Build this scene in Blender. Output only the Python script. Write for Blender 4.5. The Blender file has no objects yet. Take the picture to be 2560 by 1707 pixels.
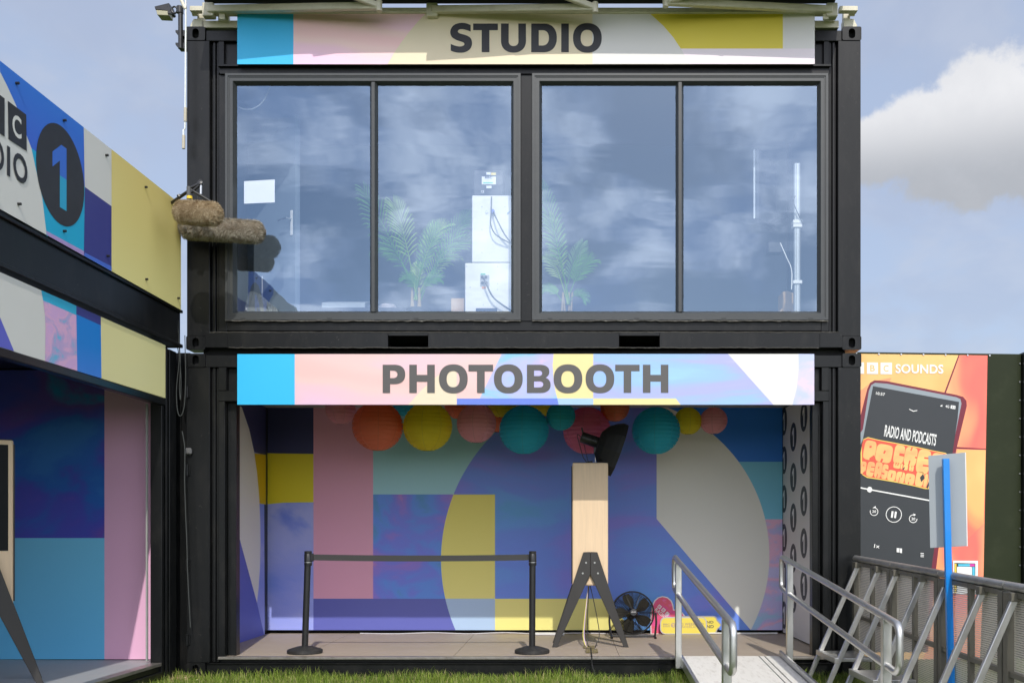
import bpy, math, random
from mathutils import Vector, Matrix, noise as mnoise
random.seed(7)
R = math.radians
SC = bpy.context.scene
COL = SC.collection

# ------------------------------------------------------------------ camera, sky, sun, exposure
CAM = Vector((0.397, -8.94, 1.275))
cam = bpy.data.cameras.new("camera"); camo = bpy.data.objects.new("camera", cam); COL.objects.link(camo)
cam.sensor_width = 36; cam.lens = 35; cam.clip_end = 2000; cam.clip_start = 0.05
camo.location = CAM; camo.rotation_euler = (R(90), 0, 0)
cam.shift_x = -140/2560; cam.shift_y = 481.5/2560
SC.camera = camo

SUN_EL, SUN_AZ = 43.3, 9.0            # azimuth: degrees to the right of straight behind the camera
sund = Vector((math.sin(R(SUN_AZ))*math.cos(R(SUN_EL)), -math.cos(R(SUN_AZ))*math.cos(R(SUN_EL)), math.sin(R(SUN_EL))))
sl = bpy.data.lights.new("sun", 'SUN'); sl.energy = 2.65; sl.angle = R(0.53); sl.color = (1.0, .955, .88)
so = bpy.data.objects.new("sun", sl); COL.objects.link(so)
so.rotation_euler = sund.to_track_quat('Z', 'Y').to_euler(); so.location = (4, -20, 20)

def lin(c):
    return tuple(((x/255)/12.92 if x/255 <= .04045 else ((x/255+.055)/1.055)**2.4) for x in c)

def make_world():
    w = bpy.data.worlds.new("World"); SC.world = w; w.use_nodes = True
    nt = w.node_tree; N = nt.nodes; L = nt.links
    for n in list(N): N.remove(n)
    out = N.new('ShaderNodeOutputWorld'); bg = N.new('ShaderNodeBackground'); L.new(bg.outputs[0], out.inputs[0])
    bg.inputs[1].default_value = .15
    sky = N.new('ShaderNodeTexSky'); sky.sky_type = 'NISHITA'; sky.sun_disc = False
    sky.sun_elevation = R(SUN_EL); sky.sun_rotation = math.atan2(sund.x, sund.y); sky.air_density = 1.0; sky.dust_density = 1.2; sky.ozone_density = 1.6
    tc = N.new('ShaderNodeTexCoord'); sep = N.new('ShaderNodeSeparateXYZ'); L.new(tc.outputs['Generated'], sep.inputs[0])
    def M(op, a, b=None, clamp=False):
        m = N.new('ShaderNodeMath'); m.operation = op; m.use_clamp = clamp
        for i, q in enumerate((a, b)):
            if q is None: continue
            if isinstance(q, (int, float)): m.inputs[i].default_value = q
            else: L.new(q, m.inputs[i])
        return m.outputs[0]
    def mix(f, a, b):
        m = N.new('ShaderNodeMix'); m.data_type = 'RGBA'
        for s, q in ((0, f), (6, a), (7, b)):
            if isinstance(q, (int, float)): m.inputs[s].default_value = q
            elif isinstance(q, tuple): m.inputs[s].default_value = (*q, 1)
            else: L.new(q, m.inputs[s])
        return m.outputs[2]
    def ramp(f, lo, hi):
        m = N.new('ShaderNodeMapRange'); m.interpolation_type = 'SMOOTHSTEP'
        L.new(f, m.inputs[0]); m.inputs[1].default_value = lo; m.inputs[2].default_value = hi
        return m.outputs[0]
    def noise(vec, s, det, rough, dist=0):
        n = N.new('ShaderNodeTexNoise'); L.new(vec, n.inputs['Vector']); n.inputs['Scale'].default_value = s
        n.inputs['Detail'].default_value = det; n.inputs['Roughness'].default_value = rough; n.inputs['Distortion'].default_value = dist
        return n.outputs[0]
    z = M('ADD', M('MAXIMUM', sep.outputs[2], 0.0), 0.42)
    px = M('DIVIDE', sep.outputs[0], z); py = M('DIVIDE', sep.outputs[1], z)
    cmb = N.new('ShaderNodeCombineXYZ'); L.new(px, cmb.inputs[0]); L.new(py, cmb.inputs[1])
    n1 = noise(cmb.outputs[0], 4.4, 6, .55, .3)
    n2 = noise(cmb.outputs[0], 8.0, 5, .55, .3)
    cover = ramp(n1, .39, .56)
    dens = M('MULTIPLY', cover, M('ADD', .5, M('MULTIPLY', n2, .7)), True)
    # high thin veil, denser away from the sun
    veil = M('ADD', .10, M('MULTIPLY', ramp(sep.outputs[1], -.5, .6), .62))
    base = mix(veil, sky.outputs[0], (2.8, 3.25, 4.25))
    away = ramp(sep.outputs[1], -.5, .6)      # 0 towards the sun's side of the sky, 1 opposite
    lit = mix(away, (18.5, 17.6, 18.0), (3.5, 3.6, 4.0))
    drk = mix(away, (7.0, 8.2, 11.0), (2.5, 2.65, 3.3))
    shade = mix(ramp(n2, .36, .66), drk, lit)
    soft = M('SUBTRACT', .92, M('MULTIPLY', away, .6))
    c1 = mix(M('MULTIPLY', dens, soft), base, shade)
    # the heaped cloud standing to the right of the containers
    dn = N.new('ShaderNodeVectorMath'); dn.operation = 'NORMALIZE'; L.new(tc.outputs['Generated'], dn.inputs[0])
    off = N.new('ShaderNodeTexNoise'); L.new(dn.outputs[0], off.inputs['Vector']); off.inputs['Scale'].default_value = 9
    off.inputs['Detail'].default_value = 9; off.inputs['Roughness'].default_value = .62
    fo = M('SUBTRACT', off.outputs[0], .5)
    def blob(xd, yd, r, sq=1.0):
        d = Vector(((xd-1304.6)/2286.7, 1, (1226.5-yd)/2286.7)).normalized()
        sb = N.new('ShaderNodeVectorMath'); sb.operation = 'SUBTRACT'; L.new(dn.outputs[0], sb.inputs[0]); sb.inputs[1].default_value = d
        ml = N.new('ShaderNodeVectorMath'); ml.operation = 'MULTIPLY'; L.new(sb.outputs[0], ml.inputs[0]); ml.inputs[1].default_value = (1/r, 1/r, 1/(r*sq))
        ln = N.new('ShaderNodeVectorMath'); ln.operation = 'LENGTH'; L.new(ml.outputs[0], ln.inputs[0])
        return M('SUBTRACT', 1.0, ln.outputs['Value'])
    bl = None
    for b in ((2290, 272, .062, .8), (2130, 325, .06, .72), (2400, 350, .08, .75), (2010, 345, .05, .7), (2250, 385, .085, .52), (2530, 345, .08, .85)):
        o = blob(*b); bl = o if bl is None else M('MAXIMUM', bl, o)
    hv = M('ADD', bl, M('MULTIPLY', fo, 1.9))
    hm = ramp(hv, .02, .26)
    # lit top, grey base
    top = ramp(sep.outputs[2], .315, .385)
    hcol = mix(top, (2.6, 2.72, 2.95), (5.1, 5.1, 5.2))
    hcol = mix(M('MULTIPLY', ramp(off.outputs[0], .35, .7), .35), hcol, (3.6, 3.7, 3.95))
    c2 = mix(M('MULTIPLY', hm, .94), c1, hcol)
    L.new(c2, bg.inputs[0])
make_world()
SC.view_settings.view_transform = 'Standard'; SC.view_settings.look = 'None'
SC.view_settings.exposure = 0.25; SC.view_settings.gamma = 1.0
SC.cycles.use_denoising = True
SC.cycles.max_bounces = 8; SC.cycles.diffuse_bounces = 4; SC.cycles.glossy_bounces = 4
SC.cycles.transparent_max_bounces = 24; SC.cycles.transmission_bounces = 6
SC.cycles.sample_clamp_indirect = 6.0
try: SC.cycles.caustics_reflective = False; SC.cycles.caustics_refractive = False
except Exception: pass

# ------------------------------------------------------------------ picture measure -> metres
def onY(x, y, Y):
    d = Y - CAM.y
    return Vector((CAM.x + (x-1304.6)/2286.7*d, Y, CAM.z + (1226.5-y)/2286.7*d))
def onX(x, y, X):
    d = (X-CAM.x)/((x-1304.6)/2286.7)
    return Vector((X, CAM.y + d, CAM.z + (1226.5-y)/2286.7*d))
def onP(x, y, p, n):
    r = Vector(((x-1304.6)/2286.7, 1, (1226.5-y)/2286.7))
    return CAM + r*((Vector(p)-CAM).dot(n)/r.dot(n))
def zm(x0, y0, s):
    """a measure taken in an enlarged crop -> the common picture measure"""
    return lambda a, b: ((x0+a/s)/1.08844, (y0+b/s)/1.08844)

# ------------------------------------------------------------------ materials
MATS = {}
def nodes(name):
    m = bpy.data.materials.new(name); m.use_nodes = True
    nt = m.node_tree
    return m, nt, nt.nodes, nt.links, nt.nodes['Principled BSDF']
def mat(name, col, rough=.5, metal=0.0, var=.12, scale=6.0, bump=0.0, bscale=60.0, coat=0.0, stretch=(1, 1, 1), spec=.5, dirt=None, dscale=3.0, damt=.5, sheen=0, trans=0, chips=None):
    if name in MATS: return MATS[name]
    m, nt, N, L, b = nodes(name)
    tc = N.new('ShaderNodeTexCoord'); mp = N.new('ShaderNodeMapping'); mp.inputs['Scale'].default_value = stretch
    L.new(tc.outputs['Object'], mp.inputs[0])
    n = N.new('ShaderNodeTexNoise'); n.inputs['Scale'].default_value = scale; n.inputs['Detail'].default_value = 6; n.inputs['Roughness'].default_value = .6
    L.new(mp.outputs[0], n.inputs['Vector'])
    hs = N.new('ShaderNodeMix'); hs.data_type = 'RGBA'
    hs.inputs[6].default_value = (*[c*(1-var) for c in col], 1); hs.inputs[7].default_value = (*[min(1, c*(1+var)) for c in col], 1)
    L.new(n.outputs[0], hs.inputs[0]); c = hs.outputs[2]
    if dirt is not None:
        n2 = N.new('ShaderNodeTexNoise'); n2.inputs['Scale'].default_value = dscale; n2.inputs['Detail'].default_value = 8; n2.inputs['Roughness'].default_value = .7
        L.new(mp.outputs[0], n2.inputs['Vector'])
        mr = N.new('ShaderNodeMapRange'); mr.inputs[1].default_value = .5; mr.inputs[2].default_value = .75; mr.inputs[4].default_value = damt
        L.new(n2.outputs[0], mr.inputs[0])
        mx = N.new('ShaderNodeMix'); mx.data_type = 'RGBA'; L.new(mr.outputs[0], mx.inputs[0]); L.new(c, mx.inputs[6]); mx.inputs[7].default_value = (*dirt, 1)
        c = mx.outputs[2]
    if chips is not None:
        # small pale scuffs and paint chips, stretched a little along the steel
        n4 = N.new('ShaderNodeTexNoise'); n4.inputs['Scale'].default_value = 26; n4.inputs['Detail'].default_value = 5; n4.inputs['Roughness'].default_value = .75; n4.inputs['Distortion'].default_value = 1.2
        L.new(tc.outputs['Object'], n4.inputs['Vector'])
        m4 = N.new('ShaderNodeMapRange'); m4.inputs[1].default_value = .655; m4.inputs[2].default_value = .70; L.new(n4.outputs[0], m4.inputs[0])
        x4 = N.new('ShaderNodeMix'); x4.data_type = 'RGBA'; L.new(m4.outputs[0], x4.inputs[0]); L.new(c, x4.inputs[6]); x4.inputs[7].default_value = (*chips, 1)
        c = x4.outputs[2]
    L.new(c, b.inputs['Base Color'])
    b.inputs['Metallic'].default_value = metal; b.inputs['Specular IOR Level'].default_value = spec
    rr = N.new('ShaderNodeMapRange'); rr.inputs[3].default_value = max(.02, rough-.1); rr.inputs[4].default_value = min(1, rough+.1)
    L.new(n.outputs[0], rr.inputs[0]); L.new(rr.outputs[0], b.inputs['Roughness'])
    if coat: b.inputs['Coat Weight'].default_value = coat
    if trans:
        # thin paper or leaf: part of the light passes through
        tr = N.new('ShaderNodeBsdfTranslucent'); L.new(c, tr.inputs[0])
        ms = N.new('ShaderNodeMixShader'); ms.inputs[0].default_value = trans
        o = [q for q in N if q.type == 'OUTPUT_MATERIAL'][0]
        L.new(b.outputs[0], ms.inputs[1]); L.new(tr.outputs[0], ms.inputs[2]); L.new(ms.outputs[0], o.inputs[0])
    if bump:
        n3 = N.new('ShaderNodeTexNoise'); n3.inputs['Scale'].default_value = bscale; n3.inputs['Detail'].default_value = 4
        L.new(mp.outputs[0], n3.inputs['Vector'])
        bp = N.new('ShaderNodeBump'); bp.inputs['Strength'].default_value = bump; bp.inputs['Distance'].default_value = .01
        L.new(n3.outputs[0], bp.inputs['Height']); L.new(bp.outputs[0], b.inputs['Normal'])
    MATS[name] = m
    return m
def prnt(rgb, k=.87):
    """plain printed colour, given as it shows in full sun"""
    c = tuple(min(.79, x*k) for x in lin(rgb))
    return mat("print_%d_%d_%d_%d" % (*rgb, round(k*100)), c, .5, var=.025, scale=2.5, bump=.03, bscale=5)
def skyprint(name, cols, scale=1.6, stretch=(1, 1, 1.6), k=.92, dist=.4, lo=.3, hi=.7, seed=0, grain=.06, detail=5):
    """printed photograph of a dyed sky: soft clouds running through several colours"""
    if name in MATS: return MATS[name]
    m, nt, N, L, b = nodes(name)
    tc = N.new('ShaderNodeTexCoord'); mp = N.new('ShaderNodeMapping'); mp.inputs['Scale'].default_value = stretch; mp.inputs['Location'].default_value = (seed*3.1, seed*1.7, seed*2.3)
    L.new(tc.outputs['Object'], mp.inputs[0])
    n = N.new('ShaderNodeTexNoise'); n.inputs['Scale'].default_value = scale; n.inputs['Detail'].default_value = detail; n.inputs['Distortion'].default_value = dist
    L.new(mp.outputs[0], n.inputs['Vector'])
    mr = N.new('ShaderNodeMapRange'); mr.inputs[1].default_value = lo; mr.inputs[2].default_value = hi; L.new(n.outputs[0], mr.inputs[0])
    r = N.new('ShaderNodeValToRGB'); cr = r.color_ramp; cr.interpolation = 'EASE'
    while len(cr.elements) < len(cols): cr.elements.new(.5)
    for i, c in enumerate(cols):
        cr.elements[i].position = i/(len(cols)-1); cr.elements[i].color = (*[min(.86, x*k) for x in lin(c)], 1)
    L.new(mr.outputs[0], r.inputs[0])
    g = N.new('ShaderNodeTexNoise'); g.inputs['Scale'].default_value = 90; g.inputs['Detail'].default_value = 3; L.new(tc.outputs['Object'], g.inputs['Vector'])
    gm = N.new('ShaderNodeMapRange'); gm.inputs[3].default_value = 1-grain; gm.inputs[4].default_value = 1+grain; L.new(g.outputs[0], gm.inputs[0])
    mu = N.new('ShaderNodeVectorMath'); mu.operation = 'SCALE'; L.new(r.outputs[0], mu.inputs[0]); L.new(gm.outputs[0], mu.inputs['Scale'])
    L.new(mu.outputs[0], b.inputs['Base Color']); b.inputs['Roughness'].default_value = .5
    MATS[name] = m
    return m
def gradprint(name, cols, axis=2, a=0.0, bb=1.0, k=.92, wob=.15):
    """printed colour blend running along one axis of the board"""
    if name in MATS: return MATS[name]
    m, nt, N, L, b = nodes(name)
    tc = N.new('ShaderNodeTexCoord'); sp = N.new('ShaderNodeSeparateXYZ'); L.new(tc.outputs['Object'], sp.inputs[0])
    n = N.new('ShaderNodeTexNoise'); n.inputs['Scale'].default_value = 2.0; L.new(tc.outputs['Object'], n.inputs['Vector'])
    ad = N.new('ShaderNodeMath'); ad.operation = 'MULTIPLY_ADD'; L.new(n.outputs[0], ad.inputs[0]); ad.inputs[1].default_value = wob; L.new(sp.outputs[axis], ad.inputs[2])
    mr = N.new('ShaderNodeMapRange'); mr.inputs[1].default_value = a; mr.inputs[2].default_value = bb; L.new(ad.outputs[0], mr.inputs[0])
    r = N.new('ShaderNodeValToRGB'); cr = r.color_ramp
    while len(cr.elements) < len(cols): cr.elements.new(.5)
    for i, c in enumerate(cols):
        cr.elements[i].position = i/(len(cols)-1); cr.elements[i].color = (*[min(.86, x*k) for x in lin(c)], 1)
    L.new(mr.outputs[0], r.inputs[0]); L.new(r.outputs[0], b.inputs['Base Color']); b.inputs['Roughness'].default_value = .5
    MATS[name] = m
    return m

BLACK = mat("black_container_paint", (.0060, .0066, .0070), .33, var=.3, scale=3, bump=.04, bscale=14, dirt=(.022, .021, .019), dscale=9, damt=.6, stretch=(1, 1, .35), spec=.28, chips=(.075, .07, .062))
FRAME = mat("grey_window_frame_paint", (.036, .040, .042), .4, var=.12, scale=8, dirt=(.07, .07, .066), dscale=9, damt=.2)
DARK = mat("unlit_void_black", (.006, .006, .007), .8, var=.1)
RUBBER = mat("black_rubber", (.018, .018, .018), .6, var=.2, scale=20, dirt=(.09, .08, .065), dscale=12, damt=.4)
BPLAST = mat("black_plastic", (.014, .014, .015), .38, var=.15, scale=20)
ALU = mat("brushed_aluminium", (.60, .60, .58), .34, metal=.9, var=.12, scale=14, bump=.03, bscale=80, dirt=(.30, .28, .25), dscale=7, damt=.4)
ALUD = mat("weathered_aluminium", (.36, .355, .34), .46, metal=.75, var=.2, scale=9, dirt=(.12, .11, .09), dscale=6, damt=.6)
STEEL = mat("bare_steel", (.55, .55, .54), .3, metal=1.0, var=.1)
CREAM = mat("cream_metal_paint", (.60, .565, .44), .45, var=.07, scale=5, dirt=(.28, .25, .18), dscale=9, damt=.4)
WOOD = mat("pale_ash_board", (.68, .51, .33), .5, var=.16, scale=7, stretch=(9, 9, .5), bump=.05, bscale=40)
FLOORM = mat("brown_vinyl_floor", (.37, .305, .235), .55, var=.12, scale=30, dirt=(.46, .41, .34), dscale=4, damt=.35, bump=.04, bscale=90)
GREYFLOOR = mat("grey_vinyl_floor", (.30, .31, .32), .55, var=.08, scale=20, dirt=(.42, .40, .36), dscale=4, damt=.3)
INK = mat("dark_print_ink", (.018, .018, .023), .5, var=.05)
INKL = mat("grey_print_ink", (.078, .074, .072), .5, var=.05)
WHITE = mat("white_print", (.80, .80, .79), .5, var=.02)
OFFW = mat("off_white_print", (.70, .68, .66), .5, var=.03, scale=2)

# ------------------------------------------------------------------ mesh building
ORG = {}
class MB:
    def __init__(s): s.v = []; s.f = []; s.m = []; s.mats = []
    def mi(s, m):
        if m not in s.mats: s.mats.append(m)
        return s.mats.index(m)
    def add(s, vs, fs, m=None, T=None):
        k = len(s.v); i = s.mi(m) if m else 0
        s.v += [tuple(T @ Vector(p)) if T else tuple(p) for p in vs]
        s.f += [tuple(q+k for q in f) for f in fs]; s.m += [i]*len(fs)
        return s
    def box(s, x0, x1, y0, y1, z0, z1, m=None, T=None):
        if x0 > x1: x0, x1 = x1, x0
        if y0 > y1: y0, y1 = y1, y0
        if z0 > z1: z0, z1 = z1, z0
        v = [(x, y, z) for z in (z0, z1) for (x, y) in ((x0, y0), (x1, y0), (x1, y1), (x0, y1))]
        return s.add(v, [(3, 2, 1, 0), (4, 5, 6, 7), (0, 1, 5, 4), (1, 2, 6, 5), (2, 3, 7, 6), (3, 0, 4, 7)], m, T)
    def bar(s, p, q, w, h=None, m=None, up=(0, 0, 1)):
        p, q = Vector(p), Vector(q); h = w if h is None else h
        a = (q-p).normalized(); up = Vector(up)
        if abs(a.dot(up)) > .98: up = Vector((0, 1, 0))
        r = a.cross(up).normalized(); u = r.cross(a).normalized()
        v = [c + r*sx*w/2 + u*sz*h/2 for c in (p, q) for (sx, sz) in ((-1, -1), (1, -1), (1, 1), (-1, 1))]
        return s.add(v, [(0, 1, 2, 3), (7, 6, 5, 4), (0, 4, 5, 1), (1, 5, 6, 2), (2, 6, 7, 3), (3, 7, 4, 0)], m)
    def tube(s, pts, r, seg=8, m=None, caps=True, closed=False):
        pts = [Vector(p) for p in pts]; n = len(pts)
        rs = r if isinstance(r, (list, tuple)) else [r]*n
        up = None; vs = []; fs = []
        for i, p in enumerate(pts):
            if closed: t = (pts[(i+1) % n]-pts[i-1]).normalized()
            else: t = (pts[min(i+1, n-1)]-pts[max(i-1, 0)]).normalized()
            if up is None:
                up = Vector((0, 0, 1)) if abs(t.z) < .9 else Vector((1, 0, 0))
            up = (up - t*up.dot(t)).normalized(); sd = t.cross(up)
            for k in range(seg):
                a = 2*math.pi*k/seg
                vs.append(p + (up*math.cos(a) + sd*math.sin(a))*rs[i])
        for i in range(n if closed else n-1):
            j = (i+1) % n
            for k in range(seg):
                fs.append((i*seg+k, i*seg+(k+1) % seg, j*seg+(k+1) % seg, j*seg+k))
        if caps and not closed:
            fs.append(tuple(range(seg-1, -1, -1))); fs.append(tuple((n-1)*seg+k for k in range(seg)))
        return s.add(vs, fs, m)
    def cyl(s, p, q, r, seg=16, m=None, r2=None):
        return s.tube([p, q], [r, r if r2 is None else r2], seg, m)
    def lathe(s, prof, o, axis=(0, 0, 1), seg=24, m=None):
        """prof: (radius, height) pairs along axis from o"""
        a = Vector(axis).normalized(); o = Vector(o)
        u = a.orthogonal().normalized(); w = a.cross(u); vs = []; fs = []
        for (r, h) in prof:
            for k in range(seg):
                t = 2*math.pi*k/seg
                vs.append(o + a*h + (u*math.cos(t) + w*math.sin(t))*r)
        for i in range(len(prof)-1):
            for k in range(seg):
                fs.append((i*seg+k, i*seg+(k+1) % seg, (i+1)*seg+(k+1) % seg, (i+1)*seg+k))
        return s.add(vs, fs, m)
    def prism(s, poly, d, m=None):
        """3-D polygon swept by the vector d"""
        poly = [Vector(p) for p in poly]; n = len(poly); d = Vector(d)
        vs = poly + [p+d for p in poly]
        fs = [tuple(range(n)), tuple(range(2*n-1, n-1, -1))] + [((i+1) % n, i, n+i, n+(i+1) % n) for i in range(n)]
        return s.add(vs, fs, m)
    def poly(s, pts, m=None): return s.add(pts, [tuple(range(len(pts)))], m)
    def build(s, name, m=None, parent=None, bevel=0, smooth=False, o=None, seg=1):
        org = ORG[parent.name] if parent is not None else (Vector(o) if o is not None else Vector((0, 0, 0)))
        me = bpy.data.meshes.new(name)
        me.from_pydata([tuple(Vector(p)-org) for p in s.v], [], s.f)
        for q in (s.mats or [m]): me.materials.append(q)
        if s.mats: me.polygons.foreach_set('material_index', s.m)
        if smooth:
            me.polygons.foreach_set('use_smooth', [True]*len(me.polygons)); me.set_sharp_from_angle(angle=R(38))
        me.update()
        ob = bpy.data.objects.new(name, me); COL.objects.link(ob); ORG[ob.name] = org
        if parent is not None: ob.parent = parent
        else: ob.location = org
        if bevel:
            bm = ob.modifiers.new("edge", 'BEVEL'); bm.width = bevel; bm.segments = seg; bm.limit_method = 'ANGLE'; bm.angle_limit = R(40)
        return ob
def thing(name, label, cat, loc, group=None):
    o = bpy.data.objects.new(name, None); COL.objects.link(o); o.location = loc; ORG[o.name] = Vector(loc)
    o.empty_display_size = .1
    return tag(o, label, cat, group)
def tag(o, label, cat, group=None):
    o['label'] = label; o['category'] = cat
    if group: o['group'] = group
    return o
def setting(o, kind='structure'):
    o['kind'] = kind; return o
def dup(o, loc=None, rz=0, parent=None):
    c = o.copy(); COL.objects.link(c); c.parent = parent
    if loc is not None: c.location = loc; c.rotation_euler = (0, 0, rz)
    for ch in list(o.children): dup(ch, None, 0, c)
    return c
def wire(name, pts, r, m, parent=None, n=10, o=None, label=None, cat=None, seg=6):
    b = MB().tube(smoothpath(pts, n), r, seg, m)
    return b.build(name, m, parent, smooth=True, o=o)
def smoothpath(pts, n=8):
    P = [Vector(p) for p in pts]; out = []
    for i in range(len(P)-1):
        a = P[max(i-1, 0)]; b = P[i]; c = P[i+1]; d = P[min(i+2, len(P)-1)]
        for k in range(n):
            t = k/n
            out.append(.5*((2*b) + (c-a)*t + (2*a-5*b+4*c-d)*t*t + (3*b-a-3*c+d)*t**3))
    out.append(P[-1]); return out

# ------------------------------------------------------------------ flat shapes with holes, lettering
def fill2d(loops):
    cu = bpy.data.curves.new("tmp", 'CURVE'); cu.dimensions = '2D'; cu.fill_mode = 'BOTH'
    for lp in loops:
        sp = cu.splines.new('POLY'); sp.points.add(len(lp)-1); sp.use_cyclic_u = True
        for i, p in enumerate(lp): sp.points[i].co = (p[0], p[1], 0, 1)
    return curvemesh(cu)
def curvemesh(cu):
    ob = bpy.data.objects.new("tmp", cu); COL.objects.link(ob)
    me = bpy.data.meshes.new_from_object(ob.evaluated_get(bpy.context.evaluated_depsgraph_get()))
    vs = [tuple(v.co) for v in me.vertices]; fs = [tuple(p.vertices) for p in me.polygons]
    bpy.data.objects.remove(ob); bpy.data.meshes.remove(me); bpy.data.curves.remove(cu)
    return vs, fs
TXT = {}
def textmesh(body, bold):
    if (body, bold) not in TXT:
        cu = bpy.data.curves.new("tmp", 'FONT'); cu.body = body; cu.offset = bold; cu.resolution_u = 4
        cu.space_character = 1.0+bold*2
        TXT[(body, bold)] = curvemesh(cu)
    return TXT[(body, bold)]
def fitshape(mb, vs, fs, p0, U, V, m, n, t=0.0, ybase=None):
    """lay a flat shape so that its box spans U and V from p0, raised t along n"""
    x0 = min(v[0] for v in vs); x1 = max(v[0] for v in vs)
    y0 = min(v[1] for v in vs) if ybase is None else ybase[0]; y1 = max(v[1] for v in vs) if ybase is None else ybase[1]
    p0, U, V, n = Vector(p0), Vector(U), Vector(V), Vector(n)
    pts = [p0 + U*((v[0]-x0)/(x1-x0)) + V*((v[1]-y0)/(y1-y0)) + n*t for v in vs]
    nn = U.cross(V)
    if nn.dot(n) < 0: fs = [f[::-1] for f in fs]
    if pts and fs:
        a, b, c = (pts[i] for i in fs[0][:3])
        if (b-a).cross(c-a).dot(n) < 0: fs = [f[::-1] for f in fs]
    mb.add(pts, fs, m)
def lettering(mb, body, p0, p1, p2, m, n, t=.003, bold=.02):
    vs, fs = textmesh(body, bold)
    fitshape(mb, vs, fs, p0, Vector(p1)-Vector(p0), Vector(p2)-Vector(p0), m, n, t)
def ell(cx, cy, rx, ry, n=40, e=2.0, a0=0, a1=360):
    out = []
    for k in range(n):
        t = R(a0+(a1-a0)*k/(n if a1-a0 >= 360 else n-1)); c, s_ = math.cos(t), math.sin(t)
        out.append((cx+rx*math.copysign(abs(c)**(2/e), c), cy+ry*math.copysign(abs(s_)**(2/e), s_)))
    return out
def glyph(ch):
    """heavy sans capitals, cap height 1: returns loops, and the box they are measured in"""
    if ch == 'O': return [ell(.505, .5, .505, .515, 48, 2.25), ell(.498, .491, .228, .289, 40, 2.3)[::-1]]
    if ch == 'I': return [[(0, 0), (.265, 0), (.265, 1), (0, 1)]]
    if ch == 'T': return [[(.30, 0), (.572, 0), (.572, .768), (.868, .768), (.868, 1), (0, 1), (0, .768), (.30, .768)]]
    if ch == 'H': return [[(0, 0), (.27, 0), (.27, .40), (.637, .40), (.637, 0), (.907, 0), (.907, 1), (.637, 1), (.637, .64), (.27, .64), (.27, 1), (0, 1)]]
    if ch == 'D': return [[(0, 0), (0, 1), (.44, 1)] + ell(.44, .5, .46, .5, 24, 2.25, 88, -88) + [(.44, 0)],
                          [(.265, .232), (.40, .232)] + ell(.40, .5, .222, .268, 18, 2.2, -88, 88) + [(.40, .768), (.265, .768)]]
    if ch == 'P': return [[(0, 0), (0, 1), (.42, 1)] + ell(.42, .658, .38, .342, 20, 2.3, 88, -88) + [(.42, .316), (.265, .316), (.265, 0)],
                          [(.265, .526), (.37, .526)] + ell(.37, .66, .155, .135, 14, 2.2, -88, 88) + [(.37, .795), (.265, .795)]]
    if ch == 'B': return [[(0, 0), (0, 1), (.46, 1)] + ell(.46, .755, .34, .245, 14, 2.3, 88, -60) + ell(.47, .285, .375, .285, 16, 2.3, 62, -88) + [(.46, 0)],
                          [(.255, .195), (.44, .195)] + ell(.44, .305, .145, .11, 12, 2.2, -88, 88) + [(.44, .415), (.255, .415)],
                          [(.255, .60), (.42, .60)] + ell(.42, .70, .125, .10, 12, 2.2, -88, 88) + [(.42, .80), (.255, .80)]]
    if ch == 'U': return [[(0, 1), (.272, 1), (.272, .38)] + ell(.443, .38, .171, .168, 18, 2.2, 180, 360) + [(.61, 1), (.88, 1), (.88, .40)] + ell(.44, .40, .44, .415, 26, 2.2, 0, -180)]
    if ch == 'S':
        a = [(410, 182), (370, 165), (330, 155), (290, 153), (240, 160), (190, 180), (155, 215), (138, 262), (140, 300), (158, 340), (195, 368), (240, 388), (285, 402), (315, 415), (327, 433), (318, 452), (290, 464), (255, 466), (210, 458), (170, 444), (143, 432)]
        b = [(143, 522), (180, 536), (225, 546), (275, 549), (325, 544), (370, 526), (405, 497), (425, 455), (428, 410), (418, 370), (395, 342), (360, 322), (310, 306), (265, 293), (243, 278), (240, 262), (252, 245), (280, 237), (315, 238), (350, 246), (385, 258), (410, 268)]
        q = [(p.x, p.y) for p in smoothpath([(x, y, 0) for x, y in a], 3) + smoothpath([(x, y, 0) for x, y in b], 3)]
        return [[((x-137)/380, (542-y)/380) for x, y in q]]
ONE = [(-.36, .36), (.0, .62), (.22, .62), (.22, -.66), (-.06, -.66), (-.06, .28), (-.36, .06)]

# flat prints on a board: px polygons laid on a plane, each one a hair proud of the one below
class Print:
    def __init__(s, f, n): s.f = f; s.n = Vector(n).normalized(); s.mb = MB(); s.k = 1
    def add(s, pts, m, step=True):
        s.mb.poly(orient([s.f(*p)+s.n*(.0003*s.k) for p in pts], s.n), m)
        if step: s.k += 1
        return s
    def shape(s, loops, m):
        vs, fs = fill2d(loops)
        s.mb.add([s.f(v[0], v[1])+s.n*(.0003*s.k) for v in vs], fs, m); s.k += 1
        return s
    def text(s, body, p0, p1, p2, m, bold=.02):
        lettering(s.mb, body, s.f(*p0), s.f(*p1), s.f(*p2), m, s.n, .0003*s.k, bold); s.k += 1
        return s
def orient(pts, n):
    c = Vector((0, 0, 0))
    for i in range(len(pts)): c += pts[i].cross(pts[(i+1) % len(pts)])
    return pts if c.dot(n) > 0 else pts[::-1]
def rect(x0, y0, x1, y1): return [(x0, y0), (x1, y0), (x1, y1), (x0, y1)]
def arc(cx, cy, r, y0, y1, side, n=24):
    """points of a circle between two heights, on its left (-1) or right (+1) side"""
    return [(cx+side*math.sqrt(max(0, r*r-(y0+(y1-y0)*k/n-cy)**2)), y0+(y1-y0)*k/n) for k in range(n+1)]
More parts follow.
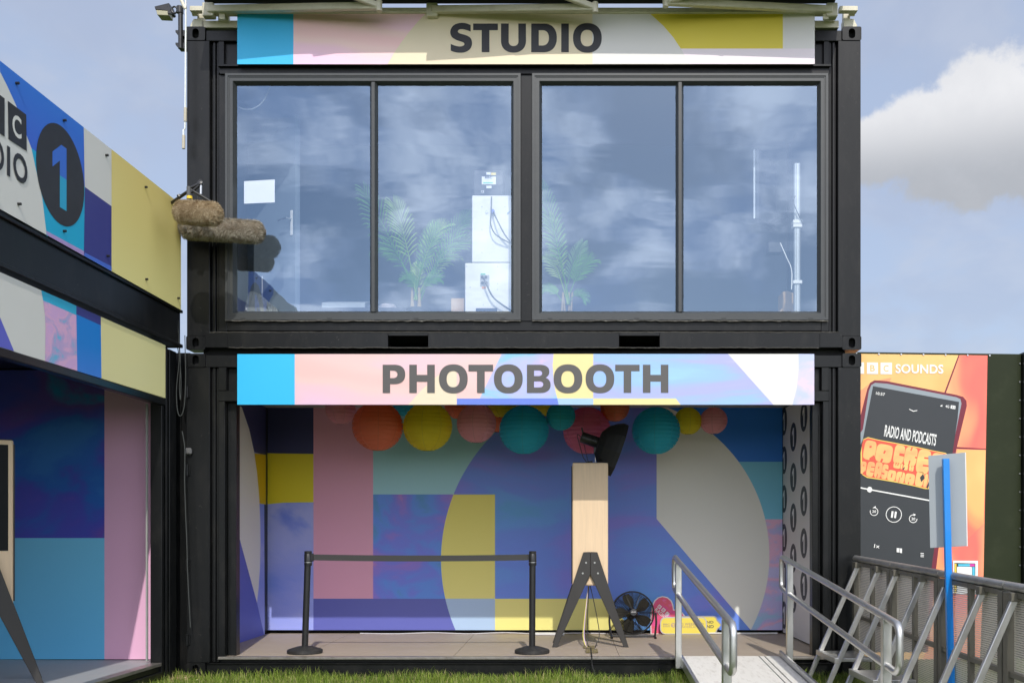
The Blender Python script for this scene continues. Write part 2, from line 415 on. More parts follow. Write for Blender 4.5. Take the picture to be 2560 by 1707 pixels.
# ------------------------------------------------------------------ ground
def ground():
    m, nt, N, L, b = nodes("grass_ground")
    tc = N.new('ShaderNodeTexCoord'); n = N.new('ShaderNodeTexNoise'); n.inputs['Scale'].default_value = 3.0; n.inputs['Detail'].default_value = 10; n.inputs['Roughness'].default_value = .75
    L.new(tc.outputs['Object'], n.inputs['Vector'])
    r = N.new('ShaderNodeValToRGB'); cr = r.color_ramp; cr.elements[0].position = .3; cr.elements[0].color = (.045, .065, .018, 1); cr.elements[1].position = .7; cr.elements[1].color = (.13, .17, .05, 1)
    e = cr.elements.new(.55); e.color = (.085, .12, .03, 1)
    L.new(n.outputs[0], r.inputs[0]); L.new(r.outputs[0], b.inputs['Base Color']); b.inputs['Roughness'].default_value = .9
    bp = N.new('ShaderNodeBump'); bp.inputs['Strength'].default_value = .8; bp.inputs['Distance'].default_value = .05; L.new(n.outputs[0], bp.inputs['Height']); L.new(bp.outputs[0], b.inputs['Normal'])
    ys = [(600, -.01), (-.25, -.01), (-2, -.055), (-9, -.24), (-14, -.3), (-600, -.3)]
    mb = MB(); xs = [-600, -20, -6, 0, 6, 20, 600]
    vs = [(x, y, z) for (y, z) in ys for x in xs]; n_ = len(xs)
    mb.add(vs, [(i*n_+k, (i+1)*n_+k, (i+1)*n_+k+1, i*n_+k+1) for i in range(len(ys)-1) for k in range(n_-1)])
    setting(mb.build('ground', m))
ground()
def gz(y):
    for (a, za), (b, zb) in zip([(600, -.01), (-.25, -.01), (-2, -.055), (-9, -.24), (-14, -.3)], [(-.25, -.01), (-2, -.055), (-9, -.24), (-14, -.3), (-600, -.3)]):
        if a >= y >= b: return za + (zb-za)*(a-y)/(a-b)
    return 0

# ------------------------------------------------------------------ shipping containers
HW = 3.029; DP = 2.438; HT = 2.896
def casting_mesh():
    mb = MB(); w, h, d = .170, .122, .162
    rx = [(-w/2, -h/2), (w/2, -h/2), (w/2, h/2), (-w/2, h/2)]
    def rr(r=.012):
        out = []
        for (cx, cy, a) in ((w/2-r, h/2-r, 0), (-w/2+r, h/2-r, 90), (-w/2+r, -h/2+r, 180), (w/2-r, -h/2+r, 270)):
            out += [(cx+r*math.cos(R(a+t)), cy+r*math.sin(R(a+t))) for t in (0, 45, 90)]
        return out
    hole = [(.03*math.cos(R(t)), .017*(1 if math.sin(R(t)) > 0 else -1)*(abs(math.sin(R(t))) > .01)+.028*math.sin(R(t))) for t in range(0, 360, 20)]
    vs, fs = fill2d([rr(), hole])
    mb.add([(v[0], -.007, v[1]) for v in vs], fs, BLACK)
    o = rr(); n = len(o)
    mb.add([(p[0], -.007, p[1]) for p in o]+[(p[0], d, p[1]) for p in o], [(i, (i+1) % n, n+(i+1) % n, n+i) for i in range(n)] + [tuple(range(n, 2*n))], BLACK)
    n = len(hole)
    mb.add([(p[0], -.007, p[1]) for p in hole]+[(p[0], .02, p[1]) for p in hole], [(i, (i+1) % n, n+(i+1) % n, n+i) for i in range(n)], BLACK)
    mb.box(-.06, .06, .06, .07, -.05, .05, DARK)
    return mb
def container(name, label, z0):
    t = thing(name, label, 'container', (0, 0, z0))
    base = None
    for sx in (-1, 1):
        for zz in (z0+.061, z0+HT-.061):
            if base is None:
                mb = casting_mesh(); mb.v = [tuple(Vector(p)+Vector((sx*(HW-.084), 0, zz))) for p in mb.v]
                base = mb.build('corner_casting', BLACK, t, bevel=.003); b0 = Vector((sx*(HW-.084), 0, zz))
            else:
                c = base.copy(); COL.objects.link(c); c.parent = t; c.location = Vector((sx*(HW-.084), 0, zz))-b0
        # corner post with its folded grooves
        mb = MB(); a = z0+.122; b = z0+HT-.122
        for (u0, u1, y) in ((.003, .207, .0), (.207, .226, .055), (.226, .25, .03), (.25, .262, .05), (.262, .282, .03)):
            x0, x1 = sorted((sx*(HW-u0), sx*(HW-u1)))
            mb.box(x0, x1, y, .16, a, b)
        mb.build('corner_post', BLACK, t, bevel=.004)
        mb = MB(); x0, x1 = sorted((sx*(HW-.003), sx*(HW-.16)))
        mb.box(x0, x1, DP-.16, DP, z0, z0+HT); mb.build('corner_post', BLACK, t)
        # corrugated side
        mb = MB(); ys = []; y = .16
        while y < DP-.2:
            ys += [(y, 0), (y+.07, 0), (y+.10, .036), (y+.17, .036)]; y += .20
        ys.append((DP-.16, 0)); vs = []
        for (yy, d) in ys:
            vs += [(sx*(HW-.02-d), yy, z0+.1), (sx*(HW-.02-d), yy, z0+HT-.08)]
        mb.add(vs, [(2*i, 2*i+2, 2*i+3, 2*i+1) for i in range(len(ys)-1)])
        mb.build('side_wall', BLACK, t)
    mb = MB().box(-HW+.16, HW-.16, DP-.05, DP-.01, z0, z0+HT); mb.build('back_wall', BLACK, t)
    return t

LOW = container('shipping_container', 'black steel ground-floor container open at the front as a photo booth', 0.0)
UPP = container('shipping_container', 'black steel container with wide windows stacked over the photo booth', 2.93)
MB().box(-HW+.03, HW-.03, .17, DP-.02, 2.80, 2.87).build('roof', BLACK, LOW)
MB().box(-HW+.02, HW-.02, .17, DP-.02, 5.74, 5.78).build('roof', BLACK, UPP)

# lower container front
w_in = HW-.282
mb = MB().box(-HW+.16, HW-.16, .012, .14, 2.775, 2.885); mb.build('top_rail', BLACK, LOW, bevel=.004)
mb = MB().box(-w_in, w_in, .015, .12, 2.47, 2.565)
mb.box(-w_in, -w_in+.07, .014, .12, 2.565, 2.775); mb.box(w_in-.07, w_in, .014, .12, 2.565, 2.775); mb.box(-w_in+.07, w_in-.07, .07, .1, 2.565, 2.775)
mb.build('header', BLACK, LOW, bevel=.004)
for sx in (-1, 1):
    mb = MB(); x = sorted((sx*w_in, sx*(w_in-.055))); mb.box(x[0], x[1], .02, .12, .15, 2.47)
    x = sorted((sx*(w_in-.055), sx*(2.615))); mb.box(x[0], x[1], .10, .20, .172, 2.47)
    x = sorted((sx*(w_in-.06), sx*(w_in-.075))); mb.box(x[0], x[1], .09, .10, .18, 2.36)
    mb.build('jamb', BLACK, LOW, bevel=.003)
mb = MB().box(-HW+.17, HW-.17, .03, .14, -.02, .108); mb.box(-HW+.17, HW-.17, .012, .14, .108, .118)
mb.build('bottom_rail', BLACK, LOW, bevel=.003)
mb = MB().box(-w_in, w_in, -.01, .06, .152, .176)
mb.build('threshold', mat('worn_steel_edge', (.30, .28, .25), .4, metal=.7, var=.3, scale=12, dirt=(.12, .10, .08), dscale=8, damt=.7), LOW, bevel=.004)
MB().box(-2.95, 2.95, .06, 2.36, .12, .158).build('subfloor', BLACK, LOW)
# vinyl floor sheets butted together
for (a, b) in ((-2.95, -2.02), (-2.016, -.64), (-.636, .86), (.864, 2.3), (2.304, 2.95)):
    MB().box(a, b, .065, 2.355, .158, .174).build('floor_sheet', FLOORM, LOW)
MB().box(-2.95, 2.95, .2, 2.36, 2.68, 2.72).build('ceiling', mat('pale_grey_lining', (.3, .3, .3), .7), LOW)
MB().box(-2.95, 2.95, 2.33, 2.36, .174, 2.68).build('back_lining', BLACK, LOW)
for k, zz in enumerate((2.55, 1.85, 1.0, .33)):
    mb = MB().box(-HW-.004, -HW+.035, -.012, .0, zz-.045, zz+.045); mb.cyl((-HW+.012, -.02, zz-.05), (-HW+.012, -.02, zz+.05), .012, 10)
    mb.build('hinge', BLACK, LOW, smooth=True)

# upper container front
mb = MB().box(-HW+.17, HW-.17, .01, .14, 5.705, 5.80); mb.build('top_rail', BLACK, UPP, bevel=.004)
mb = MB()
mb.box(-w_in, w_in, .05, .09, 5.405, 5.705)
for sx in (-1, 1):
    for u in (.0, .17):
        x = sorted((sx*(w_in-u), sx*(w_in-u-.05))); mb.box(x[0], x[1], .016, .05, 5.42, 5.705)
    x = sorted((sx*w_in, sx*(w_in-.07))); mb.box(x[0], x[1], .022, .10, 3.10, 5.405)
mb.box(-.028, .075, .015, .10, 3.19, 5.405)
mb.box(-w_in+.07, w_in-.07, .025, .10, 3.105, 3.193)
mb.build('window_surround', BLACK, UPP, bevel=.003)
mb = MB().prism([(-2.74, -.03, 5.478), (-2.74, .05, 5.50), (-2.74, .05, 5.47), (-2.74, -.03, 5.462)], (5.49, 0, 0))
mb.box(-2.73, 2.74, .0, .05, 5.407, 5.462)
mb.build('drip_flashing', BLACK, UPP)
mb = MB()
xs = [-HW+.17, -1.22, -.86, .856, 1.22, HW-.17]
for i in range(0, 5):
    if i % 2 == 0: mb.box(xs[i], xs[i+1], .0, .12, 2.948, 3.085)
    else:
        mb.box(xs[i], xs[i+1], .0, .12, 3.055, 3.085); mb.box(xs[i], xs[i+1], .0, .12, 2.948, 2.956)
        mb.box(xs[i]-.01, xs[i+1]+.01, .5, .52, 2.94, 3.06, DARK)
mb.mats = [BLACK, DARK] if mb.mats else []
mb.m = [1 if (mb.mats and abs(mb.v[f[0]][1]-.5) < .03) else 0 for f in mb.f]
mb.build('bottom_rail', BLACK, UPP, bevel=.003)
MB().box(-HW+.17, -HW+.37, -.006, .0, 2.952, 3.08).build('weld_plate', BLACK, UPP); MB().box(HW-.37, HW-.17, -.006, .0, 2.952, 3.08).build('weld_plate', BLACK, UPP)
mb = MB().box(-HW+.12, HW-.12, .09, .16, 2.90, 2.945); mb.build('under_beam', DARK, UPP)
for (zz, yy, a_, b_) in ((3.0885, .004, -HW+.18, HW-.18), (2.9475, -.001, -HW+.38, HW-.38)):
    pts = [(a_+(b_-a_)*k/140, yy+random.uniform(-.002, .002), zz+random.uniform(-.003, .003)) for k in range(141)]
    MB().tube(pts, .004, 5).build('weld_bead', mat('bare_weld', (.16, .15, .14), .35, metal=.6, var=.8, scale=40, dirt=(.02, .02, .02), dscale=25, damt=.9), UPP)
# room behind the glass
ROOM = mat('room_lining', (.20, .215, .24), .7, var=.05)
MB().box(-2.93, 2.93, .12, 2.34, 3.06, 3.10).build('room_floor', mat('room_floor_vinyl', (.10, .10, .11), .6), UPP)
MB().box(-2.93, 2.93, 2.30, 2.34, 3.10, 5.70).build('room_back_wall', ROOM, UPP)
MB().box(-2.93, -2.90, .12, 2.30, 3.10, 5.70).build('room_side_wall', ROOM, UPP)
MB().box(2.90, 2.93, .12, 2.30, 3.10, 5.70).build('room_side_wall', ROOM, UPP)
MB().box(-2.90, 2.90, .12, 2.30, 5.66, 5.70).build('room_ceiling', ROOM, UPP)

# windows: moulded frame, centre mullion, two panes each
def glassmat():
    m, nt, N, L, b = nodes("reflective_window_glass"); N.remove(b)
    out = [q for q in N if q.type == 'OUTPUT_MATERIAL'][0]
    tr = N.new('ShaderNodeBsdfTransparent'); tr.inputs[0].default_value = (.93, .96, .97, 1)
    gl = N.new('ShaderNodeBsdfGlossy'); gl.inputs['Roughness'].default_value = 0.0; gl.inputs[0].default_value = (.58, .76, 1, 1)
    tc = N.new('ShaderNodeTexCoord'); mp = N.new('ShaderNodeMapping'); mp.inputs['Scale'].default_value = (.7, 1, 3.2); L.new(tc.outputs['Object'], mp.inputs[0])
    n = N.new('ShaderNodeTexNoise'); n.inputs['Scale'].default_value = 1.8; n.inputs['Detail'].default_value = 1.5; n.inputs['Roughness'].default_value = .4; L.new(mp.outputs[0], n.inputs['Vector'])
    bp = N.new('ShaderNodeBump'); bp.inputs['Strength'].default_value = .06; bp.inputs['Distance'].default_value = .012; L.new(n.outputs[0], bp.inputs['Height']); L.new(bp.outputs[0], gl.inputs['Normal'])
    mx = N.new('ShaderNodeMixShader'); mx.inputs[0].default_value = .235; L.new(tr.outputs[0], mx.inputs[1]); L.new(gl.outputs[0], mx.inputs[2]); L.new(mx.outputs[0], out.inputs[0])
    return m
GLASS = glassmat()
def frame_ring(mb, x0, x1, z0, z1, prof):
    n = len(prof); vs = []
    for (i, y) in prof: vs += [(x0+i, y, z0+i), (x1-i, y, z0+i), (x1-i, y, z1-i), (x0+i, y, z1-i)]
    mb.add(vs, [(4*a+k, 4*a+(k+1) % 4, 4*a+4+(k+1) % 4, 4*a+4+k) for a in range(n-1) for k in range(4)])
for (x0, x1) in ((-2.678, -.028), (.075, 2.732)):
    z0, z1 = 3.196, 5.406
    mb = MB(); frame_ring(mb, x0, x1, z0, z1, [(0, .06), (0, -.012), (.022, -.012), (.022, -.004), (.034, -.004), (.034, .0), (.064, .0), (.088, .042), (.088, .07)])
    win = mb.build('window', FRAME, UPP)
    xm = (x0+x1)/2
    mb = MB(); pr = [(-.036, .042), (-.014, -.003), (.014, -.003), (.036, .042)]
    mb.add([(xm+a, y, z) for z in (z0+.075, z1-.075) for (a, y) in pr], [(0, 1, 5, 4), (1, 2, 6, 5), (2, 3, 7, 6)])
    mb.build('mullion', FRAME, win)
    for (a, b) in ((x0+.085, xm-.034), (xm+.034, x1-.085)):
        MB().add([(a, .046, z0+.085), (b, .046, z0+.085), (b, .046, z1-.085), (a, .046, z1-.085)], [(0, 1, 2, 3)]).build('pane', GLASS, win)
    for k in range(4):
        xx = x0+.16+k*(x1-x0-.32)/3; MB().box(xx-.022, xx+.022, -.0135, -.0125, z0+.010, z0+.0145).build('drain_slot', DARK, win)
    # sealant bead under the frame
    mb = MB(); pts = [(x0+(x1-x0)*k/60, -.004+random.uniform(-.003, .003), z0-.006+random.uniform(-.004, .004)) for k in range(61)]
    mb.tube(pts, .006, 5); mb.build('sealant', mat('sealant_grey', (.12, .11, .10), .6, var=.5, scale=30, dirt=(.4, .38, .34), dscale=30, damt=.7), win)

# ------------------------------------------------------------------ fascia signs with lettering
SKY_A = skyprint('dyed_sky_pink_peach', [(255, 204, 202), (255, 212, 206), (255, 205, 220), (248, 204, 238)], .9, (.6, 1, 2.2), lo=.34, hi=.66, grain=.01, detail=1.5)
SKY_B = skyprint('dyed_sky_lilac_blue', [(150, 215, 255), (190, 205, 255), (205, 200, 252), (250, 205, 240)], 1.7, (.8, 1, 1.8), lo=.38, hi=.64, grain=.015, k=.74)
SKY_C = skyprint('dyed_sky_pale_blue', [(170, 222, 255), (165, 205, 255), (185, 190, 250), (205, 200, 250)], 1.2, (.5, 1, 2.4), lo=.36, hi=.64, grain=.015, seed=3, k=.74)
SKY_D = skyprint('dyed_sky_pale_lilac', [(205, 215, 255), (225, 218, 252), (250, 220, 245)], 3, lo=.4, hi=.62, grain=.01, seed=5, k=.74)
SKY_P = skyprint('dyed_sky_soft_pink', [(255, 210, 206), (255, 216, 212), (255, 212, 224), (248, 210, 240)], .9, (.6, 1, 2.2), lo=.34, hi=.66, grain=.01, detail=1.5, k=.74)
CREM2, WH2 = prnt((250, 234, 204), .74), prnt((242, 239, 236), .74)
CY, CREM, YEL, ROY, LBL = prnt((48, 190, 252)), prnt((242, 226, 194)), prnt((254, 236, 168), .74), prnt((108, 136, 230), .80), prnt((180, 215, 254), .74)
WH, SYEL, NAVY = prnt((230, 227, 224)), prnt((228, 208, 62)), prnt((58, 62, 138))
def board(f, x0, y0, x1, y1, n, th, m):
    pts = orient([f(*p) for p in rect(x0, y0, x1, y1)], Vector(n))
    return MB().prism(pts, -Vector(n)*th, m)
def fascia(name, label, cat, Y, y0, y1, fill, word, ink, y_cap0, y_cap1):
    f = lambda x, y: onY(x, y, Y)
    b = board(f, 545, y0, 1870, y1, (0, -1, 0), .045, BLACK)
    P = Print(f, (0, -1, 0)); P.mb = b; fill(P)
    o = tag(b.build(name, None, None, o=(f(545, y1)+f(1870, y1))/2), label, cat)
    for ch, a, c in word:
        L_ = glyph(ch); vs, fs = fill2d(L_); mb = MB()
        p0 = f(a, y_cap1); U = f(c, y_cap1)-p0; V = f(a, y_cap0)-p0
        fitshape(mb, vs, fs, p0, U, V, ink, (0, -1, 0), .0003*(P.k+1), (0, 1))
        mb.build('letter', ink, o)
    return o
g2 = zm(930, 890, 3.0545); a2 = zm(560, 850, 3.0947); b2 = zm(1300, 850, 2.767)
def fill_photo(P):
    P.add(rect(545, 813, 1870, 929), SKY_P)
    P.add(rect(545, 813, 677, 929), CY)
    P.add([a2(1425, 499), a2(1530, 385), a2(1640, 285), a2(1740, 215), a2(1800, 190), a2(1800, 499)], CREM2)
    P.add([a2(2148, 108)] + [b2(507, 96), b2(507, 447), b2(-300, 447)], SKY_B)
    P.add([b2(232, 96), b2(225, 170), b2(232, 280), b2(246, 360), b2(258, 403), b2(507, 403), b2(507, 96)], YEL)
    P.add([a2(1802, 452), b2(258, 403), b2(267, 447), a2(1802, 499)], ROY)
    P.add([b2(258, 403), b2(507, 403), b2(507, 447), b2(267, 447)], LBL)
    P.add([b2(507, 96), (1870, 813), (1870, 929), b2(507, 447)], SKY_C)
    P.add([b2(507, 403), b2(1078, 403), b2(1112, 447), b2(507, 447)], YEL)
    P.add([b2(1438, 96), b2(1926, 96), b2(1928, 200), b2(1915, 330), b2(1885, 447), b2(1752, 447)], WH2)
    P.add([b2(1926, 96), (1870, 813), (1870, 929), b2(1885, 447), b2(1915, 330), b2(1928, 200)], SKY_D)
wp = [(c, g2(a, 0)[0], g2(b, 0)[0]) for c, a, b in (('P', 82, 254), ('H', 285, 480), ('O', 512, 731), ('T', 737, 925), ('O', 931, 1151), ('B', 1183, 1364), ('O', 1387, 1606), ('O', 1631, 1850), ('T', 1857, 2043), ('H', 2068, 2263))]
fascia('fascia_sign', 'pastel geometric fascia sign reading PHOTOBOOTH in dark grey capitals', 'sign', -.06, 813, 929, fill_photo, wp, INKL, g2(0, 66)[1], g2(0, 281)[1])
a4 = zm(500, 0, 2.868); b5 = zm(1300, 0, 2.613); g1 = zm(1100, 30, 5.345)
def fill_studio(P):
    P.add(rect(545, 31, 1870, 148), CREM)
    P.add(rect(545, 31, 674, 148), CY)
    P.add([(674, 31)] + [a4(1622, 97), a4(1560, 160), a4(1500, 232), a4(1440, 310), a4(1390, 385), a4(1345, 463)] + [(674, 148)], SKY_A)
    P.add([b5(473, 88), b5(1925, 88), b5(1925, 420), b5(473, 420)], WH)
    P.add([b5(845, 88), b5(1717, 88), b5(1717, 320), b5(1050, 320), b5(1000, 245), b5(935, 170)], SYEL)
    P.add([b5(1050, 320), b5(1925, 320), b5(1925, 420), b5(1107, 420)], prnt((245, 232, 240)))
ws = [(c, g1(a, 0)[0], g1(b, 0)[0]) for c, a, b in (('S', 137, 428), ('T', 443, 773), ('U', 815, 1149), ('D', 1219, 1561), ('I', 1620, 1721), ('O', 1777, 2161))]
fascia('fascia_sign', 'pastel geometric fascia sign reading STUDIO half shaded by the awnings', 'sign', -.06, 31, 148, fill_studio, ws, INK, g1(0, 160)[1], g1(0, 542)[1])

# ------------------------------------------------------------------ printed walls of the booth
mural_f = lambda x, y: onY(x, y, 2.12)
b = MB().box(-2.93, 2.775, 2.12, 2.145, .205, 2.66, BLACK)
P = Print(mural_f, (0, -1, 0)); P.mb = b
M_BASE = skyprint('mural_sky_violet', [(96, 172, 228), (108, 166, 244), (116, 150, 244), (138, 138, 238), (124, 156, 246)], .75, (.6, 1, 1.5), lo=.3, hi=.7, grain=.07, detail=7)
M_CLOUD = skyprint('mural_sky_clouds', [(92, 155, 215), (102, 152, 240), (122, 135, 236), (150, 130, 226), (210, 140, 200)], 1.5, (1, 1, 1.4), lo=.36, hi=.70, grain=.04, seed=2, detail=8, dist=.8)
M_LAV = skyprint('mural_lavender', [(132, 156, 242), (158, 170, 244), (176, 184, 244), (118, 142, 238)], .9, grain=.06, seed=4)
M_TEAL = gradprint('mural_teal', [(175, 225, 238), (165, 220, 228), (155, 212, 220)], 2, 1.4, 2.6)
M_PINK, M_YEL = prnt((255, 178, 204)), gradprint('mural_yellow', [(254, 238, 145), (246, 228, 85)], 2, .3, 2.4)
M_YEL2 = prnt((238, 222, 40)); M_GREY = prnt((250, 240, 231), .92); M_DNAVY = prnt((58, 62, 112)); M_NAVY = prnt((102, 108, 192))
cx, cy, cr = 1419, 1285, 406
T0 = 865
P.add(rect(608, T0, 1797, 1446), M_BASE)
P.add(rect(608, T0, 721, 1042), M_DNAVY)
P.add([(608, 1040), (640, 1041), (721, 1042), (721, 1153), (650, 1154), (608, 1158)], M_YEL2)
P.add([(608, 1158), (650, 1154), (721, 1153), (721, 1446), (608, 1446)], M_LAV)
P.add(rect(720, T0, 857.5, 1374), M_PINK)
P.add([(857, T0)] + arc(cx, cy, cr, 885, 1135, -1) + [(857, 1135)], M_TEAL)
P.add([(857, 1135)] + arc(cx, cy, cr, 1135, 1374, -1) + [(857, 1374)], M_CLOUD)
P.add([(720, 1374)] + arc(cx, cy, cr, 1374, 1446, -1) + [(720, 1446)], M_NAVY)
P.add(arc(cx, cy, cr, 1135, 1374, -1) + [(1137, 1374), (1137, 1135)], M_YEL)
P.add(arc(cx, cy, cr, 1374, 1446, -1) + [(1137, 1446), (1137, 1374)], prnt((185, 212, 250)))
P.add([(1137, 1374), (1392, 1374), (1452, 1446), (1137, 1446)], M_YEL)
gx, gy, gr = 1404, 1275, 363
P.add(arc(gx, gy, gr, 925, 1060, 1)[::-1] + [(1508, 925), (1508, T0), (1797, T0), (1797, 1060)], prnt((45, 130, 238)))
P.add(arc(gx, gy, gr, 1060, 1192, 1)[::-1] + [(1797, 1060), (1797, 1192)][0:2], prnt((130, 212, 244)))
P.add(arc(gx, gy, gr, 1192, 1446, 1)[::-1] + [(1797, 1192), (1797, 1446)], skyprint('mural_pink_teal', [(170, 205, 238), (200, 190, 238), (238, 190, 222), (205, 200, 244)], 2.4, lo=.36, hi=.64, seed=6))
P.add([(1508, 926)] + arc(gx, gy, gr, 927, 1446, 1, 40) + [(1508, 1191)], M_GREY)
tag(P.mb.build('mural_panel', None, None, o=(0, 2.12, .2)), 'large geometric mural panel across the back of the photo booth', 'mural')

lw_f = lambda x, y: onX(x, y, -2.94)
b = MB().box(-2.965, -2.94, .25, 2.17, .19, 2.66, BLACK)
P = Print(lw_f, (1, 0, 0)); P.mb = b
P.add([(500, 880), (606, 925), (608, 1465), (500, 1500)], M_LAV)
P.add([(500, 830), (610, 900), (610, 1046), (500, 1010)], M_DNAVY)
P.add([(570, 1038), (610, 1044), (610, 1158), (570, 1152)], prnt((225, 190, 20)))
wpts = [(555, 935), (572, 985), (583, 1035), (590, 1085), (595, 1140), (597.5, 1200), (598, 1250), (597, 1300), (594, 1345), (590, 1385), (555, 1255)]
P.add([(470, 880)] + wpts + [(470, 1000)], M_GREY)
P.add([(555, 1255), (590, 1383), (609, 1470), (500, 1530), (480, 960)], prnt((95, 105, 205)))
tag(P.mb.build('mural_panel', None, None, o=(-2.94, 1.2, .19)), 'narrow mural panel on the side wall with a pale arc and navy wedge', 'mural')

# right-hand wall: black discs with a white 1
b = MB().box(2.785, 2.81, .25, 2.118, .19, 2.66, OFFW)
rw = tag(b.build('wallpaper_panel', None, None, o=(2.785, 1.2, .19)), 'off-white side panel patterned with rows of black discs numbered 1', 'wall panel')
d0 = None
DISC = mat('disc_black_print', (.035, .036, .042), .5, var=.05)
for ci, (yy, zt) in enumerate(((2.06, 2.52), (1.61, 2.305), (1.14, 2.466), (.67, 2.25), (.36, 2.42))):
    for k in range(6):
        zz = zt - k*.427
        if zz < .36: continue
        if d0 is None:
            mb = MB(); mb.poly([(2.784, yy-.15*math.cos(R(t)), zz+.153*math.sin(R(t))) for t in range(0, 360, 12)], DISC)
            mb.poly([(2.7832, yy-.15*x, zz+.153*z) for x, z in ONE], WHITE)
            d0 = mb.build('disc', None, rw); q0 = Vector((0, yy, zz))
        else:
            c = d0.copy(); COL.objects.link(c); c.parent = rw; c.location = Vector((0, yy, zz))-q0

# ------------------------------------------------------------------ the container standing at right angles on the left
TH = R(-1.6); LC = Vector((-3.10, -.05, 0)); TL = Matrix.Translation(LC) @ Matrix.Rotation(TH, 4, 'Z')
LN = (TL.to_3x3() @ Vector((1, 0, 0)))
LFT = thing('shipping_container', 'black steel container set at right angles, open front under a patterned fascia', 'container', LC)
Ln = 6.0
def lbox(mb, *a, m=None): return mb.box(*a, m, TL)
mb = MB(); lbox(mb, -.10, 0, -.30, -.255, -.08, 2.9); lbox(mb, -.10, -.03, -.255, -.21, -.08, 2.9); lbox(mb, -.12, .0, -.21, -.165, -.08, 2.9); lbox(mb, -.12, -.05, -.165, -.14, -.08, 2.9); lbox(mb, -.16, .0, -.14, .0, -.08, 2.9)
mb.build('corner_post', BLACK, LFT, bevel=.004)
mb = MB(); lbox(mb, -.16, .0, -Ln, -Ln+.2, -.2, 2.9); mb.build('corner_post', BLACK, LFT)
mb = MB(); lbox(mb, -.14, -.125, -.30, -.285, .18, 2.4); mb.build('edge_trim', mat('dull_zinc', (.35, .36, .34), .5, metal=.4), LFT)
mb = MB(); lbox(mb, -.12, .005, -Ln, -.30, -.2, .09); lbox(mb, -.10, -.015, -Ln, -.30, .09, .14); mb.build('bottom_rail', BLACK, LFT, bevel=.004)
mb = MB(); lbox(mb, -.09, .0, -Ln, -.30, .14, .168); mb.build('threshold', MATS['worn_steel_edge'], LFT, bevel=.003)
mb = MB(); lbox(mb, -2.42, -.09, -Ln, -.10, .10, .165); mb.build('floor', GREYFLOOR, LFT)
mb = MB(); lbox(mb, -.10, .0, -Ln, -.30, 2.42, 2.90); lbox(mb, -.02, .05, -Ln, -.33, 2.38, 2.435); mb.build('header', BLACK, LFT, bevel=.004)
mb = MB(); lbox(mb, -2.42, -.10, -Ln, -.02, 2.74, 2.88); mb.build('roof', BLACK, LFT)
mb = MB(); lbox(mb, -2.44, -2.40, -Ln, -.0, -.1, 2.74); mb.build('back_wall', BLACK, LFT)
mb = MB(); lbox(mb, -2.40, -.16, -.06, -.0, -.1, 2.74); mb.build('end_wall', BLACK, LFT)
mb = MB(); lbox(mb, -.18, .06, -Ln, .0, 2.935, 2.965); lbox(mb, -.18, .06, -Ln, .0, 3.245, 3.27); lbox(mb, -.08, .035, -Ln, .0, 2.965, 3.245)
for k in range(9):
    y = -.12-k*.33; lbox(mb, -.02, .02, y-.04, y+.04, 3.27, 3.335)
tag(mb.build('steel_beam', BLACK, None, o=LC+Vector((0, -2, 2.93)), bevel=.003), 'long black steel beam lying along the top edge of the angled container', 'beam')

MB().box(-3.4, -3.035, .10, .12, -.05, 2.92).build('gap_cover', BLACK, LFT)

# printed end wall inside it
ew_f = lambda x, y: onP(x, y, TL @ Vector((0, -.10, 0)), TL.to_3x3() @ Vector((0, -1, 0)))
ewn = TL.to_3x3() @ Vector((0, -1, 0))
mb = MB(); mb.box(-2.38, -.135, -.098, -.065, .19, 2.72, BLACK, TL)
P = Print(ew_f, ewn); P.mb = mb
P.add(rect(-240, 850, 241, 1235), skyprint('endwall_dark_sky', [(50, 120, 200), (40, 105, 195), (75, 80, 190), (105, 80, 180), (40, 140, 205)], 1.1, (1, 1, 1.3), lo=.34, hi=.68, grain=.05, seed=8, detail=7))
P.add(rect(-240, 1235, 241, 1513), gradprint('endwall_teal', [(105, 195, 242), (125, 208, 244)], 2, .2, 1.3))
P.add(rect(240, 850, 352, 1513), prnt((245, 190, 222)))
tag(P.mb.build('mural_panel', None, None, o=LC+Vector((-1.2, -.1, .19))), 'dark blue, teal and pink mural panel on the end wall of the angled container', 'mural')

# upper banner with the circled numeral
z1 = zm(0, 0, 2.613); z2 = zm(0, 550, 2.613)
bp0 = LC + LN*.07
bn_f = lambda x, y: onP(x, y, bp0, LN)
top = lambda x: (x, 140+.795*x); bot = lambda x: (x, 480+.559*x)
pts = orient([bn_f(*p) for p in (top(-1150), top(415), bot(415), bot(-1150))], LN)
P = Print(bn_f, LN); P.mb = MB().prism(pts, -LN*.035, BLACK)
LWH = prnt((226, 226, 220)); LY = gradprint('banner_sand_yellow', [(236, 226, 150), (228, 205, 120)], 2, .0, 1.2)
P.add([top(-1150), top(415), bot(415), bot(-1150)], LWH)
arcp = [(0, 470), (45, 560), (105, 690), (175, 890), (230, 1090), (275, 1290), (300, 1500), (305, 1545)]
BLU = gradprint('banner_blue', [(70, 85, 205), (45, 125, 220)], 2, .2, 1.1)
P.add([top(-3)] + [top(192)] + [z1(553, 1220)] + [z1(205, 970)] + [z1(*q) for q in arcp[3::-1]], BLU)
P.add([z1(205, 970), z1(553, 1220), bot(193), bot(110)] + [z1(*q) for q in arcp[:3:-1]], prnt((30, 178, 220)))
P.add([z2(300, 70), z2(550, 205), bot(193), bot(108)], prnt((185, 160, 215)))
P.add([top(192), top(256), z1(730, 1350), z1(553, 1222)], LWH)
P.add([z1(553, 1222), z1(730, 1350), bot(256), bot(192)], NAVY)
P.add([z2(552, 213), z2(730, 305), bot(256), bot(192)], prnt((75, 115, 215)))
P.add([top(255.5), top(415), bot(415), bot(255.5)], LY)
